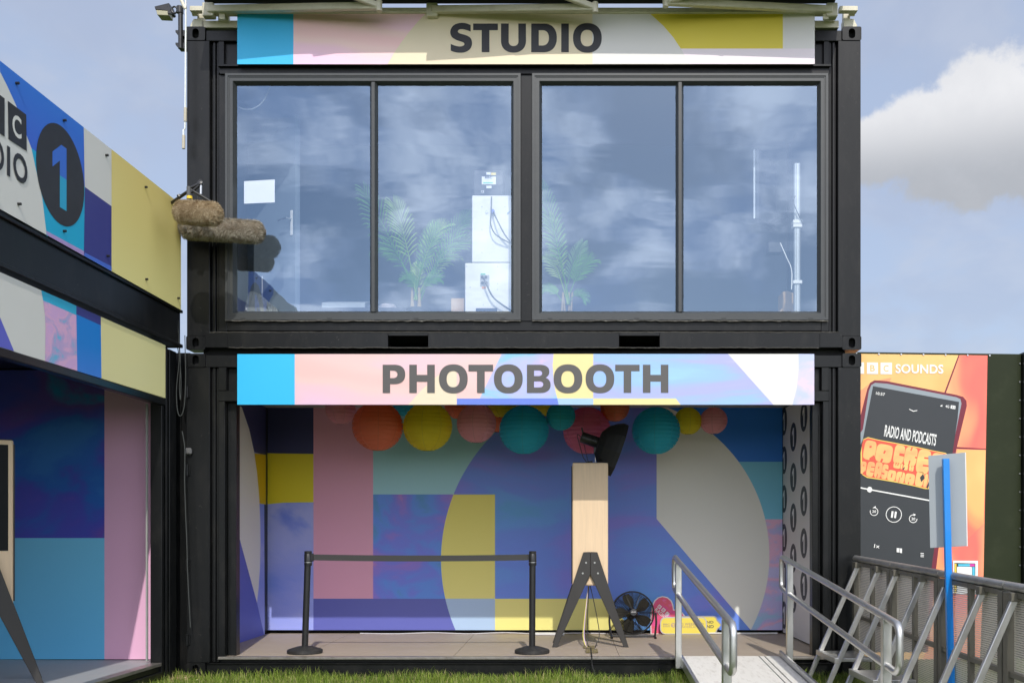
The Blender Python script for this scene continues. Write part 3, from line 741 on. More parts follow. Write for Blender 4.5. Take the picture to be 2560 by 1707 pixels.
ca, cb = bn_f(*z1(233, 1010)), bn_f(*z1(548, 1215))
hz = Vector((0, 0, 1)); hu = (ca-cb); hu.z = 0; rad = hu.length/2; hu.normalize()
ztop, zbot = bn_f(*z1(345, 785)).z, bn_f(*z1(437, 1491)).z
cc = (ca+cb)/2; cc.z = (ztop+zbot)/2; rz = (ztop-zbot)/2
def disc3(c, u, r1, r2, n, t, m, mbx, num=True, m1=None, m2=None, split=None):
    mbx.poly(orient([c + u*r1*math.cos(R(a)) + hz*r2*math.sin(R(a)) + n*t for a in range(0, 360, 8)], n), m)
LINK = mat('banner_black_print', (.022, .023, .027), .5, var=.05)
disc3(cc, hu, rad, rz, LN, .0003*P.k, LINK, P.mb); P.k += 1
def one3(poly, m, t): P.mb.poly(orient([cc - hu*rad*x + hz*rz*z + LN*t for x, z in poly], LN), m)
one3([(-.36, .36), (.0, .62), (.22, .62), (.22, -.02), (-.06, -.02), (-.06, .28), (-.36, .06)], prnt((60, 115, 215)), .0003*P.k)
one3([(-.06, -.02), (.22, -.02), (.22, -.66), (-.06, -.66)], prnt((45, 170, 212)), .0003*P.k); P.k += 1
P.add([z1(48, 660), z1(168, 750), z1(172, 988), z1(52, 910)], LINK)
c0, c1, c3 = bn_f(*z1(48, 660)), bn_f(*z1(168, 750)), bn_f(*z1(52, 910)); du = c0-c1; du.z = 0; bw = du.length; du.normalize(); dv3 = Vector((0, 0, c0.z-c3.z))
for k in (1, 2):
    q0 = c0+du*bw*1.17*k
    P.mb.poly(orient([q + LN*.0003*P.k for q in (q0, q0-du*bw, q0-du*bw-dv3, q0-dv3)], LN), LINK)
P.k += 1
for k in (1, 2):
    q0 = c0+du*bw*1.17*k-dv3*.77-du*bw*.27
    lettering(P.mb, 'B', q0, q0-du*bw*.46, q0+dv3*.54, LWH, LN, .0003*P.k, .02)
d0_ = bn_f(*z1(-62, 1085)); dh = Vector((0, 0, bn_f(*z1(-62, 880)).z-d0_.z))
lettering(P.mb, 'RA', d0_+du*bw*1.62, d0_+du*bw*.10, d0_+du*bw*1.62+dh, LINK, LN, .0003*P.k, .02); P.k += 1
P.text('C', z1(78, 880), z1(137, 918), z1(76, 735), LWH, .02)
P.text('I', z1(42, 1145), z1(62, 1158), z1(42, 950), LINK, .02)
P.text('O', z1(84, 1165), z1(177, 1222), z1(80, 975), LINK, .02)
P.text('D', z1(-62, 1085), z1(22, 1140), z1(-62, 880), LINK, .02)
banner = tag(P.mb.build('banner_board', None, None, o=LC+Vector((0, -1.5, 3.3))), 'tall banner board with a black circled 1 above the angled container', 'banner')
sc_m = mat('screw_black', (.01, .01, .01), .4)
for q in (z1(103, 545), z1(412, 787), z1(689, 1015), z1(945, 1223), z1(116, 1333), z1(413, 1510), z2(697, 235), z2(949, 387), z2(1158, 510), z1(-60, 1210)):
    c = bn_f(*q); MB().cyl(c, c+LN*.022, .009, 10).build('screw', sc_m, banner)
# posts carrying the banner
for k in range(6):
    c = TL @ Vector((0.005, -.1-k*1.1, 0)); MB().box(c.x-.02, c.x+.015, c.y-.02, c.y+.02, 3.28, 4.0).build('support_post', BLACK, banner)

# lower fascia on the same side
fp0 = LC + LN*.045
fb_f = lambda x, y: onP(x, y, fp0, LN)
lt = lambda x: z2(x, 340+.4426*x); lb = lambda x: z2(x, 830+.3083*x)
pts = orient([fb_f(*p) for p in (lt(-3200), lt(1080), lb(1080), lb(-3200))], LN)
P = Print(fb_f, LN); P.mb = MB().prism(pts, -LN*.043, BLACK)
P.add([lt(-3200), lt(1080), lb(1080), lb(-3200)], LWH)
P.add([lt(658), lt(1080), lb(1080), lb(662)], prnt((238, 230, 165)))
P.add([lt(497), lt(658), z2(658, 688), z2(497, 615)], NAVY)
P.add([z2(497, 615), z2(658, 688), lb(662), lb(503)], gradprint('fascia_blue', [(90, 130, 230), (20, 130, 215)], 2, -.2, .3))
P.add([lt(268), lt(497), z2(497, 622), z2(280, 525)], prnt((50, 180, 218)))
P.add([z2(280, 525), z2(497, 622), lb(503), lb(293), z2(296, 700), z2(292, 620)], skyprint('fascia_cloud', [(110, 185, 220), (190, 170, 215), (225, 180, 215), (215, 175, 220)], 3.5, (1, 1, 1.4), lo=.36, hi=.58, seed=9, dist=1.0, detail=8))
P.add([z2(-300, 60), z2(0, 640), z2(90, 856), lb(-300)], prnt((100, 105, 205)))
tag(P.mb.build('fascia_board', None, None, o=LC+Vector((0, -1.5, 2.43))), 'patterned fascia board with a sand-yellow end over the angled container opening', 'sign')

# ------------------------------------------------------------------ hoarding with the poster
HN = Vector((math.sin(R(4)), -math.cos(R(4)), 0)).normalized(); HP = Vector((3.0, 1.25, 0)); HU = Vector((math.cos(R(4)), math.sin(R(4)), 0))
hf = lambda x, y: onP(x, y, HP, HN)
GREEN = mat('green_hoarding_paint', (.019, .025, .010), .5, var=.2, scale=2.5, spec=.2, dirt=(.04, .045, .026), dscale=5, damt=.35, bump=.06, bscale=5)
ht = thing('hoarding', 'dark green painted steel hoarding behind the barrier, edged with bolts', 'hoarding', HP+HU*1.0)
pL, pR = hf(1940, 808), hf(2346, 813); zt_ = pR.z
for (a, c) in ((.08, .55), (.553, 1.15), (1.153, (pR-HP).dot(HU))):
    MB().prism(orient([HP+HU*a+Vector((0, 0, -.02)), HP+HU*c+Vector((0, 0, -.02)), HP+HU*c+Vector((0, 0, zt_)), HP+HU*a+Vector((0, 0, zt_))], HN), -HN*.05).build('panel', GREEN, ht, bevel=.002)
bo = None
for k in range(8):
    c = HP+HU*(.12+k*.235)+Vector((0, 0, zt_-.02))
    if c.x > pR.x: break
    mb = MB().cyl(c, c+HN*.012, .009, 8); mb.build('bolt', STEEL, ht)
for k in range(16):
    c = HP+HU*((pR-HP).dot(HU)-.02)+Vector((0, 0, zt_-.1-k*.19)); MB().cyl(c, c+HN*.012, .008, 8).build('bolt', STEEL, ht)
e = HP+HU*((pR-HP).dot(HU)+.012)
MB().box(e.x-.012, e.x+.012, e.y-.06, e.y+.06, -.02, zt_+.01).build('edge_post', BLACK, ht)

r5 = zm(2060, 860, 3.564); r6 = zm(2040, 1250, 3.43)
pf = lambda x, y: onP(x, y, HP+HN*.004, HN)
P = Print(pf, HN)
OR1 = skyprint('poster_orange_glow', [(255, 198, 125), (255, 184, 114), (255, 158, 106), (250, 122, 102)], .9, (1, 1, 1), lo=.42, hi=.72, seed=11, grain=.01, dist=.2, detail=2)
RD1 = skyprint('poster_coral_glow', [(255, 128, 106), (255, 114, 102), (255, 160, 116), (255, 186, 128)], 1.0, (1.4, 1, .7), lo=.32, hi=.66, seed=12, grain=.01, dist=.2, detail=2)
MAR, PBLK, PGRY = prnt((120, 35, 55)), mat('poster_screen_black', (.030, .034, .039), .4, var=.1), prnt((150, 160, 168))
pw = prnt((250, 246, 242))
P.add([r5(120, 84), r5(1457, 101), r6(1437, 620), r6(1400, 1500), r6(100, 1500)], OR1)
P.add([r5(1205, 99), r5(1457, 101), r6(1437, 620), r6(1400, 1500), r6(900, 1500), r5(1180, 930), r5(1270, 560), r5(1080, 430)], RD1)
P.add([r5(120, 520), r5(345, 400), r5(430, 330), r5(600, 300), r5(345, 900), r5(120, 900)], RD1)
P.add([r5(1197, 99), r5(1208, 99), r5(1085, 436), r5(1072, 430)], MAR)
P.add([r5(1185, 915), r5(1445, 931), r5(1445, 939), r5(1180, 931)], MAR)
P.add([r5(1190, 939), r5(1440, 942), r6(1437, 200), r6(1130, 500), r6(1040, 700), r6(1000, 400)], OR1)
P.add([r5(150, 1000), r5(330, 620), r5(385, 400), r5(410, 345), r5(450, 322), r5(560, 330), r5(1180, 452), r5(1240, 470), r5(1268, 505), r5(1272, 550), r5(1180, 930), r6(1052, 400), r6(1030, 580), r6(960, 1300), r6(100, 1300)], MAR)
P.add([r5(170, 1000), r5(345, 760), r5(398, 420), r5(420, 365), r5(455, 345), r5(560, 352), r5(1180, 473), r5(1215, 490), r5(1224, 530), r5(1190, 700), r5(1130, 1000)], PGRY)
P.add([r5(150, 1300), r5(345, 850), r5(436, 374), r5(1202, 515), r5(1190, 660), r5(1140, 1000), r6(1015, 400), r6(990, 580), r6(940, 1300), r6(100, 1300)], PBLK)
P.add([r5(200, 163), r5(356, 163), r5(356, 265), r5(200, 265)], pw)
P.add([r5(381, 163), r5(480, 165), r5(480, 268), r5(381, 266)], pw)
P.add([r5(502, 165), r5(604, 166), r5(604, 269), r5(502, 268)], pw, True)
P.text('B', r5(410, 243), r5(452, 243), r5(410, 187), OR1, .015)
P.text('C', r5(529, 246), r5(574, 246), r5(529, 188), OR1, .015)
P.text('SOUNDS', r5(636, 260), r5(1062, 265), r5(636, 178), pw, .025)
P.text('10:57', r5(460, 450), r5(540, 462), r5(463, 424), pw, .02)
P.text('4G', r5(1080, 565), r5(1113, 570), r5(1082, 541), pw, .015)
P.add([r5(1128, 544), r5(1170, 551), r5(1167, 580), r5(1125, 573)], pw)
P.text('91', r5(1134, 569), r5(1160, 574), r5(1137, 552), PBLK, .01)
P.add([r5(1034, 550), r5(1041, 545), r5(1041, 556), r5(1034, 555)], pw, False); P.add([r5(1043, 543), r5(1052, 540), r5(1052, 558), r5(1043, 556)], pw)
P.add([r5(757, 576), r5(794, 594), r5(828, 588), r5(829, 594), r5(793, 602), r5(756, 582)], pw)
P.text('RADIO AND PODCASTS', r5(531, 822), r5(990, 908), r5(545, 718), pw, .02)
# swollen bubble lettering
BRED, BOR, BYE = prnt((232, 92, 70)), skyprint('bubble_orange', [(255, 170, 110), (255, 190, 120), (255, 205, 125)], 4, seed=3, grain=.01, detail=2), prnt((255, 214, 105))
P.add([r5(*q) for q in ((340, 880), (350, 845), (390, 828), (480, 850), (520, 858), (600, 872), (720, 895), (830, 915), (960, 945), (1080, 968), (1108, 990), (1105, 1040), (1060, 1170), (1010, 1290), (900, 1290), (800, 1265), (640, 1232), (500, 1208), (380, 1190), (340, 1165), (300, 1100))], BYE)
P.add([r5(*q) for q in ((335, 890), (352, 852), (390, 836), (480, 857), (600, 880), (830, 923), (1080, 976), (1100, 995), (1095, 1040), (1050, 1170), (1000, 1280), (900, 1280), (640, 1222), (380, 1180), (338, 1155))], BRED)
def bubble(ch, x0, yb, w, h, sk=.18, dr=.19):
    """one swollen letter: a rounded body with the letter's own notches cut in red"""
    q = lambda u, v: r5(x0+w*u+h*sk*v, yb+w*dr*u-h*v)
    P.add([q(.5+.5*math.copysign(abs(math.cos(R(t)))**.5, math.cos(R(t))), .5+.5*math.copysign(abs(math.sin(R(t)))**.5, math.sin(R(t)))) for t in range(0, 360, 15)], BOR, False)
    P.k += 1
    for (a0, b0, a1, b1, w_) in NOTCH.get(ch, ()):
        l = Vector((a1-a0, b1-b0)).normalized(); nx, ny = -l.y*w_, l.x*w_
        P.add([q(a0+nx, b0+ny), q(a1+nx, b1+ny), q(a1-nx, b1-ny), q(a0-nx, b0-ny)], BRED if ch not in 'LIT' else PBLK, False)
    P.k -= 1
NOTCH = {'P': ((.42, .66, .6, .7, .05), (.62, .0, .98, .22, .1)), 'A': ((.48, .5, .54, .66, .05), (.4, .0, .46, .2, .06)), 'C': ((.52, .5, 1, .5, .07),), 'K': ((.42, .8, .5, 1, .05), (.45, .0, .5, .28, .05), (.85, .5, 1, .5, .04)),
 'E': ((.5, .66, 1, .68, .035), (.5, .34, 1, .36, .035)), 'D': ((.45, .35, .5, .65, .06),), 'R': ((.45, .6, .52, .72, .06), (.45, .0, .5, .25, .06)), 'S': ((.5, .66, 1, .62, .05), (0, .36, .5, .34, .05)),
 'O': ((.48, .3, .52, .7, .07),), 'N': ((.38, 0, .44, .5, .04), (.6, .5, .66, 1, .04)), 'L': ((.62, .45, .95, .75, .2),), 'I': (), 'T': ((.05, .0, .25, .5, .12),), 'W': ((.3, .5, .35, 1, .06), (.6, .5, .65, 1, .06)), 'H': ((.48, .6, .5, 1, .06), (.48, 0, .5, .35, .06))}
for a in (('P', 338, 1020, 105, 170), ('A', 446, 1040, 145, 160), ('C', 606, 1055, 92, 165), ('K', 700, 1073, 110, 165), ('E', 806, 1140, 118, 210), ('D', 930, 1150, 130, 190)): bubble(*a)
for a in (('P', 312, 1150, 50, 110), ('E', 368, 1172, 66, 130), ('R', 438, 1185, 62, 140), ('S', 502, 1195, 52, 130), ('O', 556, 1208, 72, 92), ('N', 632, 1225, 76, 95), ('A', 712, 1240, 84, 95), ('L', 802, 1258, 72, 130), ('I', 878, 1272, 30, 120), ('T', 912, 1280, 60, 110)): bubble(*a)
for a in (('W', 612, 1100, 62, 50), ('I', 678, 1112, 14, 48), ('T', 700, 1118, 40, 48), ('H', 752, 1128, 40, 52)): bubble(*a)
P.k += 1
P.k += 1
# player controls
P.add([r5(200, 1248), r5(400, 1288), r5(960, 1390), r5(960, 1402), r5(400, 1300), r5(200, 1262)], pw)
def ring(c, r, w, a0, a1, n=26):
    return [(c[0]+(r+w/2)*math.cos(R(a0+(a1-a0)*k/n)), c[1]-(r+w/2)*math.sin(R(a0+(a1-a0)*k/n))) for k in range(n+1)] + [(c[0]+(r-w/2)*math.cos(R(a1+(a0-a1)*k/n)), c[1]-(r-w/2)*math.sin(R(a1+(a0-a1)*k/n))) for k in range(n+1)]
c = r5(404, 1295); P.add([(c[0]+5.9*math.cos(R(t)), c[1]+6.6*math.sin(R(t))) for t in range(0, 360, 20)], pw)
for (cx_, cy_, rr_, a0, a1) in ((495, 97, 33, 110, -200), (664, 122, 66, 80, -280), (830, 158, 33, 70, 360)):
    c = r6(cx_, cy_); s_ = 1/(3.43*1.08844)
    P.add(ring(c, rr_*s_, 6*s_, a0, a1), pw)
P.text('20', r6(478, 107), r6(511, 107), r6(480, 84), pw, .02)
P.text('20', r6(813, 170), r6(846, 172), r6(815, 146), pw, .02)
P.add([r6(488, 62), r6(508, 48), r6(512, 72)], pw, False); P.add([r6(832, 112), r6(853, 124), r6(834, 136)], pw, False)
P.add([r6(645, 92), r6(662, 94), r6(655, 150), r6(638, 148)], pw, False); P.add([r6(673, 95), r6(690, 98), r6(682, 153), r6(666, 151)], pw)
P.text('56', r6(970, 85), r6(1005, 89), r6(972, 63), pw, .015)
P.text('1x', r6(493, 405), r6(540, 410), r6(497, 374), pw, .02)
P.add([r6(688, 409), r6(712, 410), r6(712, 446), r6(688, 444)], pw, False); P.add([r6(716, 411), r6(734, 413), r6(733, 452), r6(716, 449)], pw)
for k in range(3): P.add([r6(892, 450+k*14), r6(921, 452+k*14), r6(921, 458+k*14), r6(892, 456+k*14)], pw, k == 2)
P.add([r6(1172, 516), r6(1384, 518), r6(1382, 800), r6(1168, 800)], pw)
P.add([r6(1182, 535), r6(1362, 540), r6(1360, 790), r6(1178, 790)], PBLK)
P.add([r6(1184, 542), r6(1200, 542), r6(1200, 790), r6(1182, 790)], prnt((255, 205, 60)), False)
P.add([r6(1215, 545), r6(1315, 545), r6(1315, 565), r6(1215, 565)], prnt((85, 195, 225)), False)
P.add([r6(1315, 545), r6(1356, 545), r6(1356, 565), r6(1315, 565)], prnt((225, 60, 170)), False)
P.add([r6(1336, 570), r6(1356, 570), r6(1356, 790), r6(1336, 790)], prnt((85, 195, 225)), False)
P.add([r6(1205, 568), r6(1332, 570), r6(1332, 790), r6(1205, 790)], pw)
mb = P.mb
tag(mb.build('poster', None, None, o=HP+HU*.8+HN*.004+Vector((0, 0, .3))), 'orange and coral poster of a phone playing radio, pasted on the green hoarding', 'poster')
# ------------------------------------------------------------------ photo kiosks
KLEG = mat('black_stained_plywood', (.030, .028, .026), .55, var=.2, scale=12, stretch=(1, 1, .3))
KBACK = mat('black_cabinet_panel', (.016, .016, .017), .5)
def kiosk(label, loc, front):
    t = thing('photo_kiosk', label, 'kiosk', loc); o = Vector(loc); s = -1 if front else 1
    def T(x, y, z): return o + Vector((x*s, y*s, z))
    def bx(mb, x0, x1, y0, y1, z0, z1, m=None):
        a, b = T(x0, y0, z0), T(x1, y1, z1); mb.box(a.x, b.x, a.y, b.y, a.z, b.z, m)
    mb = MB(); bx(mb, -.175, .175, -.18, .13, .60, 1.80); cab = mb.build('cabinet', WOOD, t, bevel=.012, seg=2)
    mb = MB(); bx(mb, -.128, .128, -.1815, -.18, .615, 1.785); mb.build('rear_panel', WOOD, cab, bevel=.001)
    mb = MB(); bx(mb, -.17, .17, .13, .17, .605, 1.795); fr = mb.build('front_frame', WOOD, t, bevel=.003)
    mb = MB(); bx(mb, -.142, .142, .17, .1715, .99, 1.762); mb.build('screen', mat('dark_screen_glass', (.006, .007, .008), .5, var=.05, spec=.15), t)
    mb = MB(); bx(mb, -.17, .17, -.16, .12, 1.80, 1.806); mb.build('top_plate', KBACK, t)
    mb = MB(); bx(mb, -.185, -.176, -.14, .12, .62, 1.77); mb.build('side_panel', KBACK, t)
    for (ya, yb, dx) in ((-.22, -.182, 0), (.19, .228, 0)):
        for sd in (-1, 1):
            pl = [(sd*.068, .927), (0.0008*sd, .930), (0.0008*sd, .709), (sd*.327, .0), (sd*.375, .0)]
            mb = MB().prism([T(x, ya, z) for x, z in pl], T(0, yb, 0)-T(0, ya, 0)); lg = mb.build('leg', KLEG, t, bevel=.003)
            if ya < 0:
                for (bxx, bz) in ((.042, .825), (.074, .722)):
                    a = T(sd*bxx, ya, bz); b = T(sd*bxx, ya-.006, bz); MB().cyl(a, b, .009, 10).build('bolt', STEEL, lg)
    return t
kiosk('pale wood photo kiosk on black A-shaped legs, its back turned, in the booth', (.615, .98, .174), False)
k_ = kiosk('pale wood photo kiosk with a dark screen inside the angled container', (-3.895, -1.60, .165), True)
k_.rotation_euler = (0, 0, R(30))

# studio flash on top of the kiosk
KX, KY, KZ = .67, .98, 1.98
t = thing('studio_flash', 'black studio flash head with a wide dish reflector on top of the kiosk', 'studio light', (KX, KY, KZ))
ax = Vector((.944, .06, -.33)).normalized(); hd = Vector((KX-.03, KY, KZ+.225))
MB().cyl((KX, KY, KZ), (KX, KY, KZ+.10), .006, 10).build('spigot', STEEL, t, smooth=True)
mb = MB().box(KX-.016, KX+.016, KY-.02, KY+.02, KZ+.095, KZ+.17); mb.bar((KX, KY, KZ+.135), (KX+.055, KY, KZ+.11), .012, .014)
mb.build('tilt_bracket', BPLAST, t, bevel=.003)
mb = MB().lathe([(0, 0), (.05, 0), (.055, .01), (.055, .17), (.05, .175), (.05, .2), (.0, .2)], hd-ax*.12, ax, 20); h_ = mb.build('flash_head', BPLAST, t, smooth=True)
pa = hd-ax*.10+Vector((0, 0, .045)); mb = MB().bar(pa, pa+Vector((-.012, 0, .055)), .025, .016); mb.build('handle', BPLAST, h_, bevel=.004)
mb = MB()
for k in range(6): mb.lathe([(.0555, 0), (.058, .003), (.058, .009), (.0555, .012)], hd-ax*.02+ax*(.018*k), ax, 20)
mb.build('cooling_ring', BPLAST, h_, smooth=True)['kind'] = 'stuff'
mb = MB().lathe([(.055, .055), (.12, .062), (.20, .115), (.25, .185), (.278, .245), (.278, .285), (.270, .285), (.268, .25), (.24, .195), (.19, .13), (.05, .09)], hd, ax, 10)
mb.build('dish', mat('matt_black_dish', (.012, .012, .013), .75), t)
MB().cyl((KX-.055, KY-.01, KZ), (KX-.055, KY-.01, KZ+.022), .026, 16).build('puck', BPLAST, t, smooth=True)
wire('cable', [hd-ax*.12, hd-ax*.16+Vector((0, 0, .005)), (KX-.15, KY, KZ+.16), (KX-.12, KY, KZ+.06), (KX-.075, KY, KZ)], .004, BPLAST, t)
pts = [Vector((KX-.115, KY, KZ+.20)).lerp(Vector((KX-.07, KY, KZ+.0)), k/60)+Vector((.006*math.sin(k*1.4), .006*math.cos(k*1.4), 0)) for k in range(61)]
MB().tube(pts, .0018, 5).build('coiled_cable', BPLAST, t)

# wires under the kiosk
t = thing('cable_bundle', 'loose black, yellow and lilac wires taped to the floor under the kiosk', 'cables', (.60, .85, .174))
YW = mat('yellow_wire', (.65, .62, .10), .5); LW = mat('lilac_wire', (.62, .45, .68), .5); BW = mat('black_wire', (.012, .012, .012), .5)
for (dx, w, m_) in ((-.06, -.02, YW), (-.05, -.03, LW), (.10, .05, BW), (-.02, .0, BW)):
    wire('wire', [(.605+w*.2, .9, .775), (.605+dx*.6, .88, .55), (.605+dx, .86, .30), (.605+dx*.7, .82, .20), (.61+w, .74, .178)], .004, m_, t)
TAPE = mat('brown_floor_tape', (.20, .16, .07), .45, var=.3, scale=20)
mb = MB()
for (a, b, c, d) in ((.545, .66, .66, .90), (.56, .675, .28, .62)):
    n = 7; vs = []
    for k in range(n+1):
        for q in (a, b): vs.append((q+random.uniform(-.006, .006), c+(d-c)*k/n, .1765+random.uniform(.0, .006)))
    mb.add(vs, [(2*i, 2*i+1, 2*i+3, 2*i+2) for i in range(n)])
mb.build('tape', TAPE, t)['kind'] = 'stuff'
wire('wire', [(.615, .66, .18), (.612, .3, .181), (.61, .05, .184), (.61, -.025, .176), (.612, -.04, .11), (.64, -.06, .02)], .007, BW, t)

# ------------------------------------------------------------------ queue posts with a belt
def stanchion(label, x, y, lean):
    t = thing('queue_post', label, 'queue post', (x, y, .174)); z = .174
    MB().lathe([(0, .0), (.155, .0), (.162, .006), (.162, .030), (.150, .038), (.07, .062), (.034, .068), (.0, .07)], (x, y, z), (0, 0, 1), 36).build('base', RUBBER, t, smooth=True)
    MB().cyl((x, y, z+.06), (x+lean*.86, y, z+.82), .0295, 20).build('pole', BPLAST, t, smooth=True)
    tp = Vector((x+lean, y, z+.82))
    mb = MB().lathe([(.034, -.01), (.036, 0), (.036, .095), (.033, .10), (.034, .104), (.034, .122), (.03, .126), (0, .126)], tp, (0, 0, 1), 20)
    mb.build('belt_head', BPLAST, t, smooth=True); MB().lathe([(.0367, .0), (.0367, .006)], tp+Vector((0, 0, .018)), (0, 0, 1), 20, ).build('collar_ring', STEEL, t, smooth=True)
    return t, tp
s1, p1_ = stanchion('black queue post whose belt pulls it over, at the pink mural end', -2.045, .30, .030)
s2, p2_ = stanchion('upright black queue post receiving the belt, beside the kiosk', .064, .30, .004)
mb = MB(); mb.box(p1_.x+.03, p1_.x+.05, .28, .32, p1_.z+.03, p1_.z+.105); mb.build('belt_clip', BPLAST, s1, bevel=.003)
n = 24; vs = []
for k in range(n+1):
    f = k/n; x = p1_.x+.05+(p2_.x-.036-p1_.x-.05)*f; z = p1_.z+.068-.030*4*f*(1-f)*.35+(p2_.z-p1_.z)*f
    vs += [(x, .30, z-.0275), (x, .30, z+.0275)]
mb = MB().add(vs, [(2*i, 2*i+2, 2*i+3, 2*i+1) for i in range(n)]); mb.build('belt', mat('charcoal_webbing', (.035, .035, .034), .8, var=.2, scale=60), s1)

# ------------------------------------------------------------------ paper lanterns
def lantern_mesh(r, rows):
    prof = [(.0, -r*.955), (r*.20, -r*.955), (r*.24, -r*.965)]
    for k in range(1, rows*2):
        a = -math.pi/2 + .24 + (math.pi-.48)*k/(rows*2)
        q = 1.0 if k % 2 == 0 else .962
        prof.append((r*math.cos(a)*q, r*math.sin(a)*q*.985))
    prof += [(r*.24, r*.965), (r*.20, r*.955)]
    return prof
LCOL = {'pink': (.90, .46, .52), 'coral': (.90, .28, .15), 'yellow': (.88, .76, .05), 'teal': (.05, .58, .74), 'rose': (.88, .28, .44)}
LM = {k: mat('paper_'+k, v, .75, var=.10, scale=10, bump=.10, bscale=35, trans=.5, stretch=(.6, .6, 2.4)) for k, v in LCOL.items()}
RM = {k: mat('paper_seam_'+k, tuple(c*.86 for c in v), .75, var=.06) for k, v in LCOL.items()}
def lantern(label, col, px, py, Y, r):
    c = onY(px/1.08844, py/1.08844, Y)
    t = thing('paper_lantern', label, 'lantern', c, 'paper lanterns strung along the booth ceiling')
    rows = 15 if r > .22 else (13 if r > .18 else 11)
    rot = random.uniform(0, 6)
    mb = MB(); prof = lantern_mesh(r, rows); seg = 40; vs = []; fs = []
    for i, (q, h) in enumerate(prof):
        for k in range(seg):
            a = 2*math.pi*k/seg+rot; w = 1+random.uniform(-.006, .006)
            vs.append(c+Vector((q*w*math.cos(a), q*w*math.sin(a), h+random.uniform(-.0015, .0015))))
    for i in range(len(prof)-1):
        for k in range(seg): fs.append((i*seg+k, i*seg+(k+1) % seg, (i+1)*seg+(k+1) % seg, (i+1)*seg+k))
    mb.add(vs, fs); mb.build('shade', LM[col], t)
    for k in range(8):
        a = rot+2*math.pi*k/8
        pts = [c+Vector((r*1.001*math.cos(e)*math.cos(a), r*1.001*math.cos(e)*math.sin(a), r*.985*math.sin(e))) for e in [R(-76+152*j/12) for j in range(13)]]
        mb = MB().tube(pts, .0035, 4); mb.build('seam', RM[col], t)
    MB().tube([c+Vector((r*.22*math.cos(R(q)), r*.22*math.sin(R(q)), -r*.955)) for q in range(0, 360, 20)], .003, 5, closed=True).build('rim', BPLAST if col != 'teal' else RM[col], t)
    MB().cyl(c+Vector((0, 0, r*.9)), (c.x, c.y, 2.68), .0015, 4).build('string', WHITE, t)
lantern('small pink paper lantern hanging at the mural wall end of the row', 'pink', 851, 1023, 1.45, .16)
lantern('large coral paper lantern between a small pink one and a large yellow one', 'coral', 944, 1065, 1.15, .252)
lantern('small teal paper lantern tucked behind the large coral and yellow ones', 'teal', 1017, 1006, 1.75, .15)
lantern('large yellow paper lantern beside the large coral one', 'yellow', 1069, 1066, 1.15, .25)
lantern('small coral paper lantern behind the medium pink one', 'coral', 1147, 1011, 1.65, .155)
lantern('medium pink paper lantern between the large yellow and large teal ones', 'pink', 1191, 1058, 1.2, .20)
lantern('small yellow paper lantern above the medium pink one', 'yellow', 1255, 1006, 1.45, .155)
lantern('large teal paper lantern hanging next to the medium pink one', 'teal', 1310, 1074, 1.2, .25)
lantern('small yellow paper lantern half hidden between two teal ones', 'yellow', 1360, 1006, 1.85, .15)
lantern('small teal paper lantern showing its open bottom beside the rose one', 'teal', 1402, 1040, 1.2, .145)
lantern('large rose paper lantern directly behind the studio flash', 'rose', 1467, 1076, 1.55, .25)
lantern('small coral paper lantern above the dish of the studio flash', 'coral', 1537, 1018, 1.5, .15)
lantern('large teal paper lantern beside the dish of the studio flash', 'teal', 1640, 1076, 1.3, .245)
lantern('small yellow paper lantern between the large teal and small pink ones', 'yellow', 1720, 1052, 1.4, .142)
lantern('small pink paper lantern at the numbered wall end of the row', 'pink', 1784, 1051, 1.4, .14)
lantern('small coral paper lantern in the shadows behind the large teal one', 'coral', 1243, 1046, 1.95, .15)

# ------------------------------------------------------------------ floor fan
FC = Vector((1.09, 1.72, .435)); fr_ = .225; fa = Vector((.05, -.985, .16)).normalized()
t = thing('floor_fan', 'round black floor fan with a wire cage, leaning by the mural', 'fan', (FC.x, FC.y, .174))
fu = fa.orthogonal().normalized(); fw = fa.cross(fu)
def ringpts(c, r, n=48): return [c+(fu*math.cos(2*math.pi*k/n)+fw*math.sin(2*math.pi*k/n))*r for k in range(n)]
FM = mat('fan_wire_black', (.014, .014, .013), .35, metal=.3)
for sgn, nm in ((1, 'front_cage'), (-1, 'rear_cage')):
    mb = MB()
    for k in range(22 if sgn > 0 else 12):
        q = .3+.7*k/(21 if sgn > 0 else 11); mb.tube(ringpts(FC+fa*sgn*(.075*math.sqrt(max(0, 1-q*q*.92))), fr_*q), .0016, 4, closed=True)
    for k in range(16):
        a = 2*math.pi*k/16; d = fu*math.cos(a)+fw*math.sin(a)
        mb.tube([FC+fa*sgn*(.075*math.sqrt(max(0, 1-q*q*.92)))+d*fr_*q for q in (.2, .45, .7, .88, 1)], .0022, 4)
    mb.build(nm, FM, t)['kind'] = 'stuff'
MB().tube(ringpts(FC, fr_*1.01), .009, 8, closed=True).build('rim', BPLAST, t, smooth=True)
MB().lathe([(0, .085), (.035, .084), (.04, .075), (.04, .06), (.0, .06)], FC, fa, 24).build('badge', BPLAST, t, smooth=True)
mb = MB().lathe([(0, .03), (.04, .03), (.045, -.03), (.06, -.05), (.06, -.14), (.03, -.15), (0, -.15)], FC, fa, 20); mb.build('motor', BPLAST, t, smooth=True)
BLM = mat('fan_blade_plastic', (.05, .046, .036), .3, var=.1)
